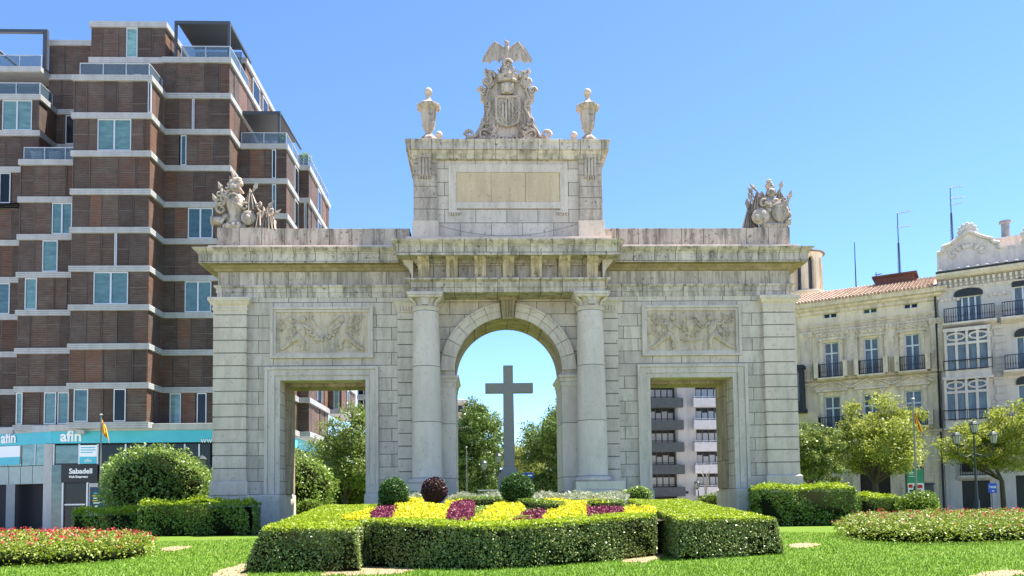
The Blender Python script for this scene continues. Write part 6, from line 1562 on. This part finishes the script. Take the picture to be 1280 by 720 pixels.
def lamp(label, heads, px, Y, s=1., zg_=STREET, group='lantern street lamps'):
    x, _ = at(px, 600, Y); x = at(px, 560, Y)[0]; zg_ = max(zg_, hgt(x, Y) if math.hypot(x, Y+6) < 36 else STREET)
    r = thing('street_lamp', label, 'street lamp', (x, Y, zg_), 0, group); mb = MB(); zt_ = max(at(h[0], h[1], Y)[1] for h in heads)
    mb.lathe(x, Y, [(.22*s, zg_), (.22*s, zg_+.2), (.14*s, zg_+.3), (.13*s, zg_+.9), (.08*s, zg_+1.0), (.06*s, zg_+2.), (.04*s, zt_-.05)], 12)
    for hx, hy in heads:
        X_, Z_ = at(hx, hy, Y)
        if abs(X_-x) > .2: mb.tube([(x, Y, Z_-.45), ((x+X_)/2, Y, Z_-.62), (X_*.9+x*.1, Y, Z_-.45), (X_, Y, Z_-.0)], [.04, .035, .03, .03], 6)
    mb.build('pole', M['lampiron'], r, True)
    for hx, hy in heads:
        X_, Z_ = at(hx, hy, Y); a_ = MB(); b2 = MB(); lantern(a_, b2, X_, Y, Z_, s); l = a_.build('lantern', M['lampiron'], r); b2.build('lantern_glass', M['lampglass'], l, True)
lamp('three headed lantern lamp in front of the grey townhouse', [(1218, 543), (1196, 557), (1242, 556)], 1218, 5.5, 1.0)
lamp('single lantern lamp half hidden by the big rounded shrub', [(252, 588)], 252, 9, 1.15)
lamp('two headed lantern lamp left of the cross beneath the central arch trees', [(623, 580), (605, 589)], 623, 30, 1.25)
lamp('small lantern lamp in front of the white balconies seen through the right passage', [(871.5, 612)], 871.5, 34, 1.1)
# signs
def sign(label, px0, px1, py0, py1, Y, txt=None):
    x0, z1 = at(px0, py0, Y); x1, z0 = at(px1, py1, Y); xm = (x0+x1)/2; zg_ = hgt(xm, Y) if math.hypot(xm, Y+6) < 36 else STREET
    r = thing('street_sign', label, 'sign', (xm, Y, zg_)); mb = MB(); mb.tube([(xm, Y+.04, zg_), (xm, Y+.04, z1)], .035, 8); mb.build('pole', M['post'], r)
    mb = MB(); mb.box(x0, x1, Y-.03, Y, z0, z1); p = mb.build('sign_plate', M['bluef'], r, bevel=.01)
    if txt: text(txt, (x1-x0)*.36, M['white'], p, (x0+(x1-x0)*.08, Y-.04, z0+(z1-z0)*.48), ext=.004, bold=.004); q = MB(); q.box(xm-.05, xm+.08, Y-.045, Y-.031, z0+.08, z0+.13); q.build('arrow', M['white'], p)
    else: q = MB(); q.box(x0+(x1-x0)*.45, x1-.1, Y-.045, Y-.031, (z0+z1)/2-.05, (z0+z1)/2+.05); q.build('lettering', M['white'], p)
sign('blue taxi rank sign on a thin post beside the forked tree', 1234.5, 1246, 604, 616, 8.5, 'TAXI')
sign('blue street sign low beside the cross under the central trees', 654, 667, 591, 597.5, 24)
x, z = at(1161, 606, 13); ub = thing('utility_box', 'small dark cabinet on a post right of the green information panel', 'cabinet', (x, 13, hgt(x, 13))); mb = MB(); mb.box(x-.32, x+.32, 13, 13.4, z-.75, z); mb.prismx([(12.92, z+.001), (13.48, z+.001), (13.4, z+.15), (13., z+.1)], x-.38, x+.38); mb.build('box', M['frameDk'], ub, bevel=.02); mb = MB(); mb.box(x-.06, x+.06, 13.15, 13.27, hgt(x, 13), z-.751); mb.build('post', M['post'], ub)
x0, z = at(597, 613.5, 20); x1, _ = at(626, 613.5, 20); gr_ = thing('guard_rail', 'low grey metal rail behind the pedestal of the cross', 'rail', ((x0+x1)/2, 20, hgt(0, 20))); mb = MB(); mb.tube([(x0, 20, z), (x1, 20, z)], .05, 6); mb.build('rail', M['post'], gr_)
for xx in (x0+.1, x1-.1): mb = MB(); mb.tube([(xx, 20, hgt(xx, 20)-.1), (xx, 20, z)], .045, 6); mb.build('post', M['post'], gr_)
x, zt_ = at(583, 560, 22); po = MB(); po.tube([(x, 22, hgt(x, 22)), (x, 22, zt_)], [.05, .035], 7); po.lathe(x, 22, [(.06, zt_), (.08, zt_+.05), (.02, zt_+.12)], 8); tag(po.build('slim_pole', M['post']), 'slim bare pole in front of the trees at the left edge of the central arch', 'pole')
x, z = at(882, 612, 33); sp_ = MB()
for k in range(7): a_ = random.uniform(-.35, .35); sp_.tube([(x, 33, STREET), (x+a_*.3, 33, z-.2), (x+a_*1.2, 33+random.uniform(-.3, .3), z+1.2), (x+a_*1.9, 33+random.uniform(-.4, .4), at(882, 583, 33)[1]-random.uniform(0, .4))], [.05, .04, .03, .01], 5)
tag(sp_.build('bare_sapling', noisy('pale_bark', (.42, .38, .33), (.3, .27, .23), 4)), 'bare pale branched sapling against the white balconies in the right passage', 'tree')
# ================================================================== LIGHT
w = bpy.data.worlds.new('World'); scene.world = w; w.use_nodes = True
nt = w.node_tree; bg = nt.nodes['Background']; sky = nt.nodes.new('ShaderNodeTexSky'); sky.sky_type = 'NISHITA'; sky.sun_disc = False
EL, AZ = R(64), R(70)
sky.sun_elevation = EL; sky.sun_rotation = AZ; sky.altitude = 0; sky.air_density = .8; sky.dust_density = 0.0; sky.ozone_density = 9
nt.links.new(sky.outputs[0], bg.inputs[0]); bg.inputs[1].default_value = .094
sd = bpy.data.lights.new('sun', 'SUN'); sd.energy = 5.0; sd.angle = R(.53); sd.color = (1, .95, .86)
so = bpy.data.objects.new('sun', sd); col.objects.link(so)
dv = Vector((math.sin(AZ)*math.cos(EL), math.cos(AZ)*math.cos(EL), math.sin(EL)))
so.rotation_euler = dv.to_track_quat('Z', 'Y').to_euler(); so.location = (20, 20, 60)
scene.view_settings.view_transform = 'Standard'; scene.view_settings.look = 'None'; scene.view_settings.gamma = 1
scene.view_settings.exposure = 1.76
try: scene.view_settings.use_curve_mapping = False
except Exception: pass
scene.render.engine = 'CYCLES'
scene.render.resolution_x = 1024; scene.render.resolution_y = 576
scene.cycles.max_bounces = 6; scene.cycles.diffuse_bounces = 3; scene.cycles.transparent_max_bounces = 4
